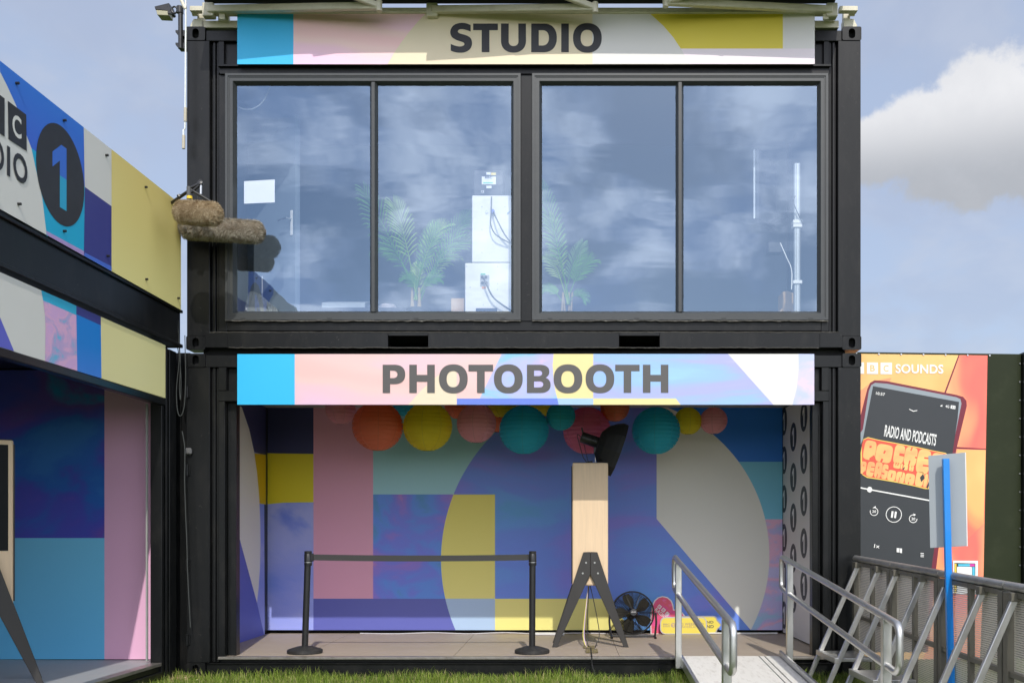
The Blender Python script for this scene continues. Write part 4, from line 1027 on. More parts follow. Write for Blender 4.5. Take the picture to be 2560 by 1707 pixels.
for k in range(5):
    a0 = 2*math.pi*k/5+.3; vs = []; nr = 6
    for i in range(nr+1):
        q = .2+.72*i/nr; w = .32+.50*math.sin(math.pi*min(1, (i+1)/(nr+1.2)))*.9
        for j in range(5):
            f = j/4-.5; a = a0+f*w*1.1+.25*q
            vs.append(FC+(fu*math.cos(a)+fw*math.sin(a))*fr_*q+fa*(.028*f*2))
    MB().add(vs, [(i*5+j, i*5+j+1, i*5+6+j, i*5+5+j) for i in range(nr) for j in range(4)]).build('blade', BLM, t, smooth=True)
for sx in (-1, 1):
    wire('stand_leg', [FC+Vector((sx*.245, 0, .0)), FC+Vector((sx*.25, -.02, -.10)), (FC.x+sx*.235, FC.y-.06, .20), (FC.x+sx*.235, FC.y-.14, .184), (FC.x+sx*.225, FC.y-.16, .184)], .011, BPLAST, t, n=6, seg=8)
MB().cyl((FC.x-.235, FC.y-.03, .19), (FC.x+.235, FC.y-.03, .19), .011, 10).build('crossbar', BPLAST, t, smooth=True)
mb = MB(); b_ = FC+fa*.0862
lettering(mb, 'air pro', b_+Vector((-.022, 0, -.006)), b_+Vector((.022, 0, -.006)), b_+Vector((-.022, 0, .010)), WHITE, fa, .0, .02); mb.build('badge_lettering', WHITE, t)

# ------------------------------------------------------------------ hand-held prop signs against the wall
k2 = zm(1380, 1360, 4.523)
HM = skyprint('heart_magenta', [(225, 70, 165), (235, 85, 150), (235, 95, 120), (240, 120, 195)], 5, seed=4, grain=.02)
def prop(name, label, Y, outer, inner, edge, face, texts):
    f = lambda x, y: onY(x, y, Y); n = Vector((0, -1, 0))
    mb = MB().prism(orient([f(*q) for q in outer], n), Vector((0, .012, 0)), edge)
    P = Print(f, n); P.mb = mb; P.add(inner, face)
    for a in texts: P.text(*a)
    lo = min(v[2] for v in mb.v)
    return P, mb, lo
hpts = [k2(*q) for q in ((1115, 1012), (1112, 900), (1118, 760), (1135, 680), (1160, 630), (1200, 598), (1250, 583), (1310, 597), (1350, 632), (1372, 680), (1378, 735), (1420, 735), (1470, 760), (1500, 800), (1505, 850), (1480, 900), (1400, 960), (1290, 1012))]
hin = [k2(*q) for q in ((1124, 1006), (1122, 900), (1128, 765), (1145, 688), (1170, 638), (1207, 607), (1250, 594), (1304, 607), (1341, 640), (1361, 686), (1368, 746), (1418, 746), (1462, 768), (1490, 806), (1495, 848), (1472, 893), (1395, 952), (1287, 1006))]
P, mb, lo = prop('prop_sign', '', 2.085, hpts, hin, WHITE, HM, [])
def rot_sq(cx, cy, w, a):
    c, s_ = math.cos(R(a)), math.sin(R(a)); return [k2(cx+(x*c-y*s_)*w, cy+(x*s_+y*c)*w) for x, y in ((-.5, -.5), (.5, -.5), (.5, .5), (-.5, .5))]
for (cx_, cy_, ch) in ((1216, 705, 'B'), (1261, 742, 'B'), (1304, 785, 'C')):
    P.add(rot_sq(cx_, cy_, 41, 40), WHITE, False); P.k += 1
    q = rot_sq(cx_, cy_, 24, 40); P.text(ch, q[3], q[2], q[0], HM, .02); P.k -= 2
P.k += 2
P.text('RADIO', k2(1158, 745), k2(1275, 848), k2(1185, 715), WHITE, .02)
tag(mb.build('prop_sign', None, None, o=onY(*k2(1200, 1012), 2.085)), 'pink heart-shaped prop sign with white lettering behind the yellow prop signs', 'prop sign')
YS = prnt((250, 225, 95)); GE = mat('grey_sign_edge', (.36, .34, .32), .5)
def rrect(x0, y0, x1, y1, r, tip=0):
    out = []
    for (cx_, cy_, a) in ((x1-r-tip, y0+r, -90), (x1-r-tip, y1-r, 0), (x0+r, y1-r, 90), (x0+r, y0+r, 180)):
        if tip and a == 0: out += [k2(x1-6, (y0+y1)/2-12), k2(x1, (y0+y1)/2), k2(x1-6, (y0+y1)/2+12)]
        out += [k2(cx_+r*math.cos(R(a+t_)), cy_+r*math.sin(R(a+t_))) for t_ in (0, 22, 45, 68, 90)]
    return out
SINK = prnt((105, 95, 110)); SFAD = prnt((190, 165, 130))
P, mb, lo = prop('prop_sign', '', 2.05, rrect(1400, 808, 1915, 1010, 45, 45), rrect(1410, 822, 1900, 1000, 38, 42), GE, YS, [])
P.text('BIG WEEKEND', k2(1470, 896), k2(1826, 893), k2(1470, 866), INKL, .025); P.k -= 1
P.text('SUNDERLAND', k2(1470, 946), k2(1828, 946), k2(1470, 910), INKL, .025)
tag(mb.build('prop_sign', None, None, o=onY(*k2(1600, 1010), 2.05)), 'yellow prop sign with an arrow-shaped end, half hidden by the round-ended one', 'prop sign')
P, mb, lo = prop('prop_sign', '', 2.01, rrect(1222, 820, 1752, 1016, 60), rrect(1234, 832, 1740, 1006, 52), mat('pale_grey_sign_edge', (.52, .50, .50), .5), YS, [])
P.text('BBC', k2(1258, 914), k2(1332, 914), k2(1258, 893), SFAD, .03); P.k -= 1
P.text('RADIO', k2(1258, 934), k2(1334, 934), k2(1258, 920), SFAD, .02); P.k -= 1
cq = k2(1371, 912); P.add([(cq[0]+5.6*math.cos(R(t_)), cq[1]+5.6*math.sin(R(t_))) for t_ in range(0, 360, 20)], prnt((205, 175, 150)))
P.add([(cq[0]+5.6*x, cq[1]-5.6*z) for x, z in ONE], YS); P.k -= 1
P.text('BIG WEEKEND', k2(1420, 918), k2(1715, 916), k2(1420, 886), SFAD, .025); P.k -= 1
P.text('SUNDERLAND', k2(1420, 944), k2(1680, 944), k2(1420, 920), SFAD, .01)
tag(mb.build('prop_sign', None, None, o=onY(*k2(1480, 1016), 2.01)), 'yellow round-ended prop sign with faded lettering leaning in front of the others', 'prop sign')
# power strip and thin lead along the wall
mb = MB().box(.02, .36, 1.90, 1.95, .176, .205); tag(mb.build('power_strip', mat('white_plastic', (.7, .7, .68), .4), None, o=(.2, 1.92, .176), bevel=.006), 'white power strip lying on the floor behind the kiosk legs', 'power strip')
w_ = wire('floor_cable', [(-1.9, 2.06, .182), (-1.5, 2.04, .18), (-1.1, 2.07, .188), (-.7, 2.03, .181), (-.3, 2.06, .19), (.1, 2.0, .182), (.5, 2.02, .19), (1.0, 2.0, .18)], .006, mat('white_cable', (.6, .58, .6), .5), o=(0, 2.05, .18))
tag(w_, 'thin white cable running along the foot of the large mural', 'cable')
w_ = wire('floor_cable', [(1.7, 2.06, .182), (2.0, 2.04, .186), (2.3, 2.07, .181), (2.7, 2.0, .19)], .009, MATS['white_plastic'], o=(2.2, 2.05, .18))
tag(w_, 'white cable at the foot of the mural by the numbered wall', 'cable')

# ------------------------------------------------------------------ ramp and its handrails
t = thing('ramp', 'pale aluminium access ramp sloping up to the photo booth floor', 'ramp', (1.86, -1.7, -.05))
DECK = mat('scuffed_white_deck', (.66, .64, .59), .6, var=.06, scale=4, dirt=(.30, .26, .20), dscale=9, damt=.55, stretch=(3, .8, 1), bump=.08, bscale=60)
def rz_(y): return .188 + .072*y
def slab(mb, x0, x1, y0, y1, t0, t1):
    mb.add([(x, y, rz_(y)+q) for q in (t0, t1) for (x, y) in ((x0, y0), (x1, y0), (x1, y1), (x0, y1))], [(3, 2, 1, 0), (4, 5, 6, 7), (0, 1, 5, 4), (1, 2, 6, 5), (2, 3, 7, 6), (3, 0, 4, 7)])
for (a, b) in ((1.43, 2.10), (2.112, 2.15), (2.162, 2.285)):
    mb = MB(); slab(mb, a, b, -3.4, -.02, -.02, .0); mb.build('deck_plank', DECK, t)
mb = MB(); slab(mb, 1.425, 2.29, -3.4, -.03, -.05, -.021); mb.build('deck_frame', ALUD, t)
for (a, b, q) in ((1.395, 1.425, .012), (2.29, 2.312, .05)):
    mb = MB(); slab(mb, a, b, -3.4, -.015, -.07, q); mb.build('side_rail', ALU, t, bevel=.003)
def handrail(label, x):
    t = thing('handrail', label, 'handrail', (x, -1.5, 0))
    zt = lambda y: 1.03+.098*(y+.13); zl = lambda y: .735+.098*(y+.13); pts = []
    def arc3(y, z, r, a0, a1, n=6):
        return [(x, y+r*math.cos(R(a0+(a1-a0)*k/n)), z+r*math.sin(R(a0+(a1-a0)*k/n))) for k in range(n+1)]
    r = .075; yb, yf = .22, -3.05
    pts += arc3(yb-r, zt(yb)-r, r, 90, 0) + arc3(yb-r, zl(yb)+r, r, 0, -90) + arc3(yf+r, zl(yf)+r, r, -90, -180) + arc3(yf+r, zt(yf)-r, r, 180, 90)
    MB().tube(pts, .0235, 12, closed=True).build('rail_loop', ALU, t, smooth=True)
    for y in (-.12, -2.80):
        mb = MB().box(x-.0275, x+.0275, y-.0275, y+.0275, rz_(y)-.09, zt(y)-.012); mb.build('post', ALU, t, bevel=.004)
handrail('aluminium handrail on the kiosk side of the ramp', 1.375)
handrail('aluminium handrail on the barrier side of the ramp', 2.36)

# ------------------------------------------------------------------ crowd barriers
def perfmat():
    m, nt, N, L, b = nodes("perforated_sheet")
    out = [q for q in N if q.type == 'OUTPUT_MATERIAL'][0]
    tc = N.new('ShaderNodeTexCoord'); sp = N.new('ShaderNodeSeparateXYZ'); L.new(tc.outputs['Object'], sp.inputs[0])
    def M(op, a, b_=None):
        q = N.new('ShaderNodeMath'); q.operation = op
        for i, w in enumerate((a, b_)):
            if w is None: continue
            if isinstance(w, (int, float)): q.inputs[i].default_value = w
            else: L.new(w, q.inputs[i])
        return q.outputs[0]
    pz = M('DIVIDE', sp.outputs[2], .0135); row = M('FLOOR', pz)
    py = M('ADD', M('DIVIDE', sp.outputs[1], .0155), M('MULTIPLY', M('MODULO', row, 2.0), .5))
    dy = M('SUBTRACT', M('FRACT', py), .5); dz = M('SUBTRACT', M('FRACT', pz), .5)
    d2 = M('ADD', M('MULTIPLY', dy, dy), M('MULTIPLY', dz, dz)); hole = M('LESS_THAN', d2, .085)
    tr = N.new('ShaderNodeBsdfTransparent'); mx = N.new('ShaderNodeMixShader'); L.new(hole, mx.inputs[0]); L.new(b.outputs[0], mx.inputs[1]); L.new(tr.outputs[0], mx.inputs[2]); L.new(mx.outputs[0], out.inputs[0])
    b.inputs['Base Color'].default_value = (.72, .65, .56, 1); b.inputs['Metallic'].default_value = .1; b.inputs['Roughness'].default_value = .5
    return m
PERF = perfmat()
POSTM = mat('weathered_barrier_post', (.16, .15, .12), .5, metal=.5, var=.25, scale=8, dirt=(.08, .07, .05), dscale=6, damt=.6)
def barrier(label, k):
    X = 2.951; y0 = -.09-1.02*k; sl = .028
    def z(y, h): return h - sl*(-.09-y)
    g = lambda y: -.03 - sl*(-.09-y)
    t = thing('crowd_barrier', label, 'barrier', (X, y0-.51, g(y0-.51)), 'barriers linked beside the ramp')
    ya, yb = y0-.008, y0-1.012
    MB().tube([(X, ya, z(ya, 1.062)), (X, yb, z(yb, 1.062))], .027, 12).build('top_rail', ALUD, t, smooth=True)
    for y in (ya-.03, yb+.03):
        mb = MB().box(X-.03, X+.025, y-.028, y+.028, g(y), z(y, 1.03)); mb.build('post', POSTM, t, bevel=.003)
    ym = (ya+yb)/2; mb = MB().box(X-.02, X+.015, ym-.02, ym+.02, g(ym), z(ym, 1.03)); mb.build('mid_post', POSTM, t, bevel=.003)
    for h in (.56, .10, 1.02):
        for (c, d) in ((ya-.06, ym+.022), (ym-.022, yb+.06)):
            MB().bar((X-.002, c, z(c, h)), (X-.002, d, z(d, h)), .034, .03).build('cross_rail', POSTM, t)
    for (c, d) in ((ya-.06, ym+.02), (ym-.02, yb+.06)):
        MB().add([(X+.012, c, z(c, .05)), (X+.012, d, z(d, .05)), (X+.012, d, z(d, 1.04)), (X+.012, c, z(c, 1.04))], [(0, 1, 2, 3)]).build('perforated_panel', PERF, t)
    for y in (y0-.14, y0-.72):
        MB().bar((X-.02, y, z(y, 1.0)), (X-.47, y, g(y)+.0), .038, .032, up=(0, 1, 0)).build('brace', ALU, t, bevel=.003)
        MB().box(X-.05, X+.0, y-.03, y+.03, z(y, .985), z(y, 1.035)).build('bracket', POSTM, t, bevel=.003)
    ys, ye = y0-.16, y0-.70
    mb = MB().box(X-.345, X-.06, ye, ys, .245-sl*(-.09-ym), .275-sl*(-.09-ym)); mb.build('step', ALU, t, bevel=.004)
    mb = MB().box(X-.38, X-.345, y0-.74, y0-.12, .235-sl*(-.09-ym), .28-sl*(-.09-ym)); mb.build('step_edge', ALU, t, bevel=.003)
barrier('perforated aluminium crowd barrier touching the black container corner', 0)
barrier('perforated aluminium crowd barrier second along from the container corner', 1)
barrier('perforated aluminium crowd barrier third along, past the blue sign post', 2)
barrier('perforated aluminium crowd barrier fourth along from the container corner', 3)

# blue sign post seen from behind
t = thing('sign_post', 'blue post carrying a plain grey sign board seen from behind, at the barrier', 'sign post', (2.93, -2.34, -.05))
BLUE = mat('bright_blue_paint', (.0, .20, .62), .35, var=.05, scale=3, coat=.3)
pa, pb = Vector((2.90, -2.34, 1.775)), Vector((2.945, -2.34, -.06)); mb = MB(); a45 = R(38)
vs = [c + Vector((math.cos(a45+R(90)*k), math.sin(a45+R(90)*k), 0))*.029 for c in (pb, pa) for k in range(4)]
mb.add(vs, [(3, 2, 1, 0), (4, 5, 6, 7)] + [(k, (k+1) % 4, 4+(k+1) % 4, 4+k) for k in range(4)]); mb.build('post', BLUE, t, bevel=.002)
bd = Vector((math.cos(R(-28)), math.sin(R(-28)), .06)); up_ = Vector((-.02, 0, 1)); c0 = Vector((2.937, -2.29, 1.19))
mb = MB(); n_ = bd.cross(up_).normalized()
quad = [c0-bd*.115, c0+bd*.115, c0+bd*.115+up_*.62, c0-bd*.115+up_*.62]
mb.prism(quad, n_*-.014); mb.build('sign_board', mat('grey_sign_back', (.33, .36, .38), .45, var=.04), t, bevel=.001)
MB().prism([quad[1]+bd*.0005, quad[1]+bd*.005, quad[2]+bd*.005, quad[2]+bd*.0005], n_*-.016).build('board_edge', mat('white_board_edge', (.8, .78, .76), .5), t)
# ------------------------------------------------------------------ awnings over the studio
FAB = mat('black_awning_cloth', (.012, .013, .011), .85, var=.2, scale=20)
t = thing('steel_frame', 'cream painted steel frame bolted along the roof edge above the studio sign', 'frame', (0, .1, 5.83))
pz = lambda y, Y: onY(1304, y/1.08844, Y).z
xx = lambda x, Y: onY(x/1.08844, 0, Y).x
MB().box(xx(508, .05), xx(2095, .05), .02, .10, pz(71, .03), pz(53, .03)).build('lower_bar', CREAM, t, bevel=.004)
MB().box(xx(512, -.05), xx(2075, -.05), -.08, -.01, pz(33, -.08), pz(19, -.08)).build('upper_bar', CREAM, t, bevel=.006)
for x in (545, 1068, 1545, 2060): MB().box(xx(x, 0), xx(x+27, 0), .0, .04, pz(53, 0)-.005, pz(26, 0)).build('upright', CREAM, t, bevel=.003)
for sx, x0 in ((1, 466), (-1, 2153)):
    a = xx(x0+sx*4, .05); b = xx(x0+sx*46, .05)
    mb = MB().prism([(a+sx*.035, .02, 5.83), (a+sx*.03, .02, 5.85), (a+sx*.06, .02, 5.91), (b+sx*.0, .02, 5.91), (b, .02, 5.83)], (0, .09, 0))
    mb.build('foot_bracket', CREAM, t, bevel=.003)
    MB().box(min(a+sx*.09, b), max(a+sx*.09, b), .03, .08, 5.91, 5.99).build('foot_post', CREAM, t, bevel=.003)
    MB().cyl((a+sx*.06, .0, 5.945), (a+sx*.11, .0, 5.945), .022, 10).build('clamp', CREAM, t, smooth=True)
    MB().box(min(xx(x0+sx*10, -.06), xx(x0+sx*55, -.06)), max(xx(x0+sx*10, -.06), xx(x0+sx*55, -.06)), -.08, -.02, pz(30, -.06), pz(18, -.06)).build('end_arm', CREAM, t, bevel=.003)
    MB().box(xx(x0+sx*88, -.1)-.025, xx(x0+sx*88, -.1)+.025, -.095, -.08, pz(48, -.1), pz(30, -.1)).build('hanger_plate', CREAM, t, bevel=.003)
def awning(label, xa, xb, prof, arms):
    """cloth from the roller out to a slightly bowed front bar, carried by folding arms"""
    X0, X1 = xx(xa, -.05), xx(xb, -.05)
    t = thing('awning', label, 'awning', ((X0+X1)/2, -.05, 6.06))
    MB().cyl((X0, -.07, 6.055), (X1, -.07, 6.055), .052, 16).build('roller', FAB, t, smooth=True)
    fb = [Vector((x, y, z)) for (x, y, z) in prof]
    MB().tube(fb, .022, 8).build('front_bar', CREAM, t, smooth=True)
    vs = []; n = 20
    for k in range(n+1):
        f = k/n; i = min(int(f*(len(fb)-1)), len(fb)-2); g = f*(len(fb)-1)-i; p = fb[i].lerp(fb[i+1], g)
        q = Vector((p.x, -.09, 6.09))
        for j in range(5):
            h = j/4; m_ = q.lerp(p, h); vs.append(m_-Vector((0, 0, .03*math.sin(math.pi*h)*(.6+.4*math.sin(k*1.3)))))
    MB().add(vs, [(k*5+j, k*5+j+1, k*5+6+j, k*5+5+j) for k in range(n) for j in range(4)]).build('cloth', FAB, t, smooth=True)
    for (s0, e0, f0) in arms:
        up = MB().bar(s0, e0, .05, .06); a_ = up.build('arm', CREAM, t, bevel=.006)
        MB().bar(Vector(e0)+Vector((0, 0, .0)), f0, .04, .05).build('forearm', CREAM, a_, bevel=.006)
        e = Vector(e0); MB().cyl(e-Vector((0, 0, .045)), e+Vector((0, 0, .045)), .026, 12).build('elbow', CREAM, a_, smooth=True)
        s = Vector(s0); MB().box(s.x-.05, s.x+.05, s.y-.01, s.y+.07, s.z-.06, s.z+.06).build('shoulder', CREAM, a_, bevel=.006)
def arm(sx, sy, ex, ey, eY, fx, fY):
    return (onY(sx/1.08844, sy/1.08844, -.10), onY(ex/1.08844, ey/1.08844, eY), Vector((xx(fx, fY), fY, 5.985)))
zf = 5.985
pa = [(xx(a, -.06)+.07, y, zf) for a, y in ((500, -.545), (593, -.535), (730, -.485), (900, -.472), (1074, -.468))]
awning('black cloth awning pulled part way out over the blue end of the STUDIO sign', 515, 1072, pa, [arm(520, 24, 948, 16, -.28, 770, -.50)])
pb = [(xx(a, -.06)+.07, y, zf) for a, y in ((1068, -.545), (1200, -.515), (1300, -.485), (1500, -.478), (1700, -.484), (2035, -.525), (2090, -.53))]
awning('black cloth awning pulled part way out over the lettering of the STUDIO sign', 1074, 2085, pb, [arm(1080, 25, 1488, 20, -.28, 1300, -.49), arm(2080, 25, 1664, 5, -.28, 1850, -.50)])

# winding rod and floodlight at the roof corner
t = thing('winding_rod', 'thin white awning winding rod with beige grips hanging at the container corner', 'winding rod', onY(424, 340, -.12))
PW = mat('white_rod_enamel', (.75, .78, .75), .35); BG = mat('beige_grip_plastic', (.45, .41, .32), .5)
q = lambda x, y: onY(*zm(0, 0, 2.613)(x, y), -.12)
MB().tube([q(1213, -10), q(1213, 90), q(1214, 110), q(1209, 840), q(1198, 852), q(1198, 890)], .0075, 8).build('rod', PW, t, smooth=True)
MB().cyl(q(1211, 705), q(1210, 795), .014, 12).build('grip', BG, t, smooth=True); MB().cyl(q(1200, 885), q(1199, 972), .014, 12).build('grip', BG, t, smooth=True)
MB().tube([q(1180, -10), q(1200, 40), q(1212, 60)], .014, 8).build('hook', CREAM, t, smooth=True)
MB().tube([q(1210+6*math.cos(R(a)), 50+14*math.sin(R(a))) for a in range(0, 360, 30)], .005, 6, closed=True).build('eye', STEEL, t, smooth=True)
z3 = zm(380, 0, 7.35); q = lambda x, y, d=0: onY(*z3(x, y), -.02+d)
t = thing('floodlight', 'black clamped floodlight on a short pole at the roof corner', 'floodlight', q(540, 900))
MB().cyl(q(525, 900), q(525, 130), .021, 14).build('pole', BPLAST, t, smooth=True)
MB().cyl(q(515, 250), q(515, 130), .030, 14).build('sleeve', BPLAST, t, smooth=True)
for y in (600, 830):
    mb = MB().prism([q(425, y-45), q(600, y-45), q(600, y+70), q(490, y+70), q(430, y-5)], (0, .06, 0)); mb.build('clamp_jaw', BPLAST, t, bevel=.003)
MB().box(q(545, 0).x, q(600, 0).x, .0, .05, q(0, 890).z, q(0, 540).z).build('back_plate', BPLAST, t, bevel=.003)
c = q(412, 190); MB().tube([c+Vector((.024*math.cos(R(a)), 0, .030*math.sin(R(a)))) for a in range(0, 360, 20)], .008, 8, closed=True).build('yoke', BPLAST, t, smooth=True)
hd_ = MB().prism([q(40, 120), q(310, 55), q(350, 195), q(320, 210), q(60, 180)], (0, .12, 0)).build('lamp_housing', BPLAST, t, bevel=.004)
MB().prism([q(70, 185), q(310, 205), q(305, 290), q(95, 280)], (0, .10, 0)).build('lens', mat('frosted_lens', (.35, .33, .22), .3, var=.2, scale=60), hd_, bevel=.004)
MB().bar(q(295, 235), q(365, 240), .02, .025).build('bracket', BPLAST, t)

# ------------------------------------------------------------------ furry microphones
FUR = [mat('fur_straw', (.46, .36, .22), .9), mat('fur_brown', (.28, .20, .11), .9), mat('fur_pale', (.62, .52, .36), .9)]
FURG = [mat('fur_grey_straw', (.36, .33, .27), .9), mat('fur_dark', (.21, .165, .11), .9), mat('fur_pale_grey', (.56, .51, .41), .9)]
def furry(label, A, B, r, ms, n, droop):
    A, B = Vector(A), Vector(B); ax = (B-A).normalized(); L_ = (B-A).length
    t = thing('furry_microphone', label, 'microphone', (A+B)/2)
    prof = []
    rc = r*.90
    for k in range(13):
        a = -math.pi/2+math.pi*k/12
        h = (rc*math.sin(a)*.8 + (rc*.8 if k < 6 else L_-rc*.8)) if k != 6 else L_/2
        prof.append((rc*max(.02, math.cos(a)) if k != 6 else rc, h))
    MB().lathe(prof, A, ax, 24).build('core', ms[1], t, smooth=True)
    u = ax.orthogonal().normalized(); w = ax.cross(u); mb = MB()
    for m_ in ms: mb.mi(m_)
    for i in range(n):
        s_ = random.uniform(-.06, 1.06)*L_; th = random.uniform(0, 2*math.pi); d = u*math.cos(th)+w*math.sin(th)
        e = 0
        if s_ < rc*.7: e = (rc*.7-s_)/(rc*.7)
        elif s_ > L_-rc*.7: e = (s_-L_+rc*.7)/(rc*.7)
        e = min(1, e); rr_ = rc*math.sqrt(max(0, 1-e*e*.98)); end = -1 if s_ < L_/2 else 1
        p = A+ax*min(max(s_, 0), L_)+d*rr_
        nd = (d*(1-e*.85)+ax*end*e*1.1).normalized()
        cl = mnoise.noise(p*26)
        dir_ = (nd*.75+ax*.2*cl+Vector((0, 0, droop))+Vector((random.uniform(-.3, .3), random.uniform(-.3, .3), random.uniform(-.3, .3)))).normalized()
        ln = random.uniform(.5, 1.1)*r*.27; sd = dir_.cross(nd)
        if sd.length < .01: sd = u
        sd = sd.normalized()*.0010
        m1 = p+dir_*ln*.55+nd*.004; q_ = p+dir_*ln+Vector((0, 0, droop*.01))
        mi_ = 2 if cl+random.uniform(-.5, .5) > .32 else (1 if cl+random.uniform(-.5, .5) < -.28 else 0)
        mb.add([p-sd, p+sd, m1+sd*.7, m1-sd*.7, q_], [(0, 1, 2, 3), (3, 2, 4)], ms[mi_])
    mb.build('fur_cover', None, t)['kind'] = 'stuff'
    return t
m_up = furry('short brown furry microphone cover held in front of the container corner', onY(*zm(400, 400, 4.9)(185, 630), -.67), onY(*zm(400, 400, 4.9)(745, 665), -.67), .094, FUR, 17000, -.3)
m_lo = furry('long grey-brown furry microphone cover reaching across the window edge', onY(*zm(400, 400, 4.9)(255, 825), -.18), onY(*zm(400, 400, 4.9)(1265, 885), -.18), .096, FURG, 26000, -.3)
e4 = zm(400, 400, 4.9)
t = thing('microphone_stand', 'black jointed stand arms with cables holding the two furry microphones', 'stand', onY(*e4(150, 540), -.5))
Q = lambda x, y, Y=-.5: onY(*e4(x, y), Y)
MB().cyl(Q(120, 540, -.3), Q(345, 385), .014, 10).build('boom_arm', BPLAST, t, smooth=True)
MB().cyl(Q(370, 345), Q(500, 285), .012, 10).build('boom_arm', BPLAST, t, smooth=True); MB().cyl(Q(380, 400), Q(495, 300), .012, 10).build('boom_arm', BPLAST, t, smooth=True)
MB().cyl(Q(380, 365), Q(680, 545), .011, 10).build('boom_arm', BPLAST, t, smooth=True)
MB().cyl(Q(355, 520), Q(355, 330), .020, 12).build('clamp_tube', mat('smoky_tube', (.07, .07, .065), .25), t, smooth=True)
MB().cyl(Q(362, 478), Q(362, 445), .024, 12).build('yellow_collar', mat('yellow_collar_plastic', (.75, .52, .02), .4), t, smooth=True)
MB().cyl(Q(500, 420), Q(502, 285), .010, 10).build('connector', STEEL, t, smooth=True); MB().lathe([(0, -.02), (.022, -.015), (.022, .015), (0, .02)], Q(495, 285), (0, -1, .3), 14).build('knob', BPLAST, t, smooth=True)
MB().cyl(Q(300, 498), Q(330, 505), .010, 8).build('plug', mat('green_plug', (.05, .30, .08), .4), t); MB().cyl(Q(225, 430), Q(240, 455), .016, 8).build('thumb_screw', BPLAST, t)
MB().box(Q(655, 540).x, Q(695, 540).x, -.53, -.47, Q(0, 600).z, Q(0, 545).z).build('shock_mount', BPLAST, t, bevel=.004)
wire('cable', [Q(500, 420), Q(480, 470), Q(520, 520), Q(575, 500), Q(560, 450), Q(520, 430)], .004, BW, t); wire('cable', [Q(470, 510), Q(460, 450), Q(500, 440)], .004, BW, t)
wire('cable', [Q(240, 440), Q(300, 400), Q(340, 385), Q(420, 320), Q(470, 275)], .005, BW, t)

# ------------------------------------------------------------------ things seen through the studio glass
def frond(c, tip, sag, lobes, m, parent, wl=.16):
    rv = Vector((random.uniform(-.4, .4), -1, random.uniform(.1, .6))); c, tip = Vector(c), Vector(tip); mid = (c+tip)/2+Vector((0, 0, sag)); mb = MB(); N_ = 26; P_ = []
    for k in range(N_+1):
        f = k/N_; P_.append(c*(1-f)**2+mid*2*f*(1-f)+tip*f*f)
    mb.tube(P_, [.007*(1-.75*k/N_) for k in range(N_+1)], 5)
    for k in range(9, N_+1):
        p = P_[k]; tg = (P_[k]-P_[k-1]).normalized(); sd = tg.cross(rv)
        sd = sd.normalized() if sd.length > .05 else Vector((1, 0, 0)); f = (k-9)/(N_-9)
        ln = wl*1.15*(.45+.9*math.sin(math.pi*min(1, .12+.8*f)))
        for s_ in (-1, 1):
            d = (sd*s_*(.85-.4*f)+tg*(.55+.5*f)+Vector((0, 0, .22+random.uniform(-.15, .1)))).normalized(); nrm = d.cross(tg).normalized()
            wv = tg*.0072; a = p+d*ln*.45; b = p+d*ln*.85-Vector((0, 0, .1*ln)); e = p+d*ln-Vector((0, 0, .25*ln))
            mb.add([p-wv*.4, p+wv*.4, a+wv, a-wv, b+wv*.6, b-wv*.6, e], [(0, 1, 2, 3), (3, 2, 4, 5), (5, 4, 6)])
    mb.build('frond', m, parent)
LEAF = [mat('palm_green', (.13, .37, .04), .45, var=.25, scale=9, trans=.3), mat('palm_light_green', (.27, .48, .07), .45, var=.25, scale=9, trans=.3), mat('palm_blue_green', (.11, .31, .05), .45, var=.2, scale=9, trans=.3)]
def palm(label, base, Y, tips, pot):
    b_ = Vector(base); t = thing('potted_palm', label, 'plant', (b_.x, b_.y, 3.10))
    if pot: MB().lathe([(0, 0), (.085, 0), (.10, .30), (.105, .31), (.095, .31), (.09, .28), (0, .28)], (b_.x, b_.y, 3.10), (0, 0, 1), 24).build('pot', mat('slate_pot', (.05, .055, .065), .5), t, smooth=True)
    for k in range(5):
        x = b_.x+random.uniform(-.05, .05); MB().tube([(x, b_.y, b_.z-.06), (x+random.uniform(-.02, .02), b_.y, b_.z+.12)], [.012, .008], 6).build('stem', mat('palm_stem', (.32, .24, .12), .6), t)
    for i, (x, y, sag, dy, wl) in enumerate(tips):
        tp = onY(x, y, Y+dy); frond(b_+Vector((random.uniform(-.04, .04), random.uniform(-.03, .03), 0)), tp, sag, 0, LEAF[i % 3], t, wl)
bs = onY(957, 690, .55)
palm('potted palm with arching fronds standing beside the stacked white loudspeakers', bs, .55, [(838, 440, .05, -.08, .17), (905, 470, .22, -.15, .15), (870, 575, .35, .1, .13), (995, 520, .1, -.1, .12), (1020, 520, .3, .1, .14), (1075, 500, .22, -.05, .16), (1082, 560, .38, .1, .15), (1040, 590, .22, .15, .13), (930, 640, .12, -.1, .08), (1010, 640, .15, -.12, .09), (960, 610, .02, .1, .09)], True)
bs = onY(1300, 700, .7)
palm('bushy palm growing behind the wide post between the two windows', bs, .7, [(1246, 430, .1, -.1, .14), (1262, 500, .15, .1, .12), (1338, 560, .1, .1, .10), (1356, 600, .18, -.05, .12), (1255, 590, .2, .1, .12), (1345, 690, .16, -.1, .07), (1250, 670, .14, .1, .08)], False)

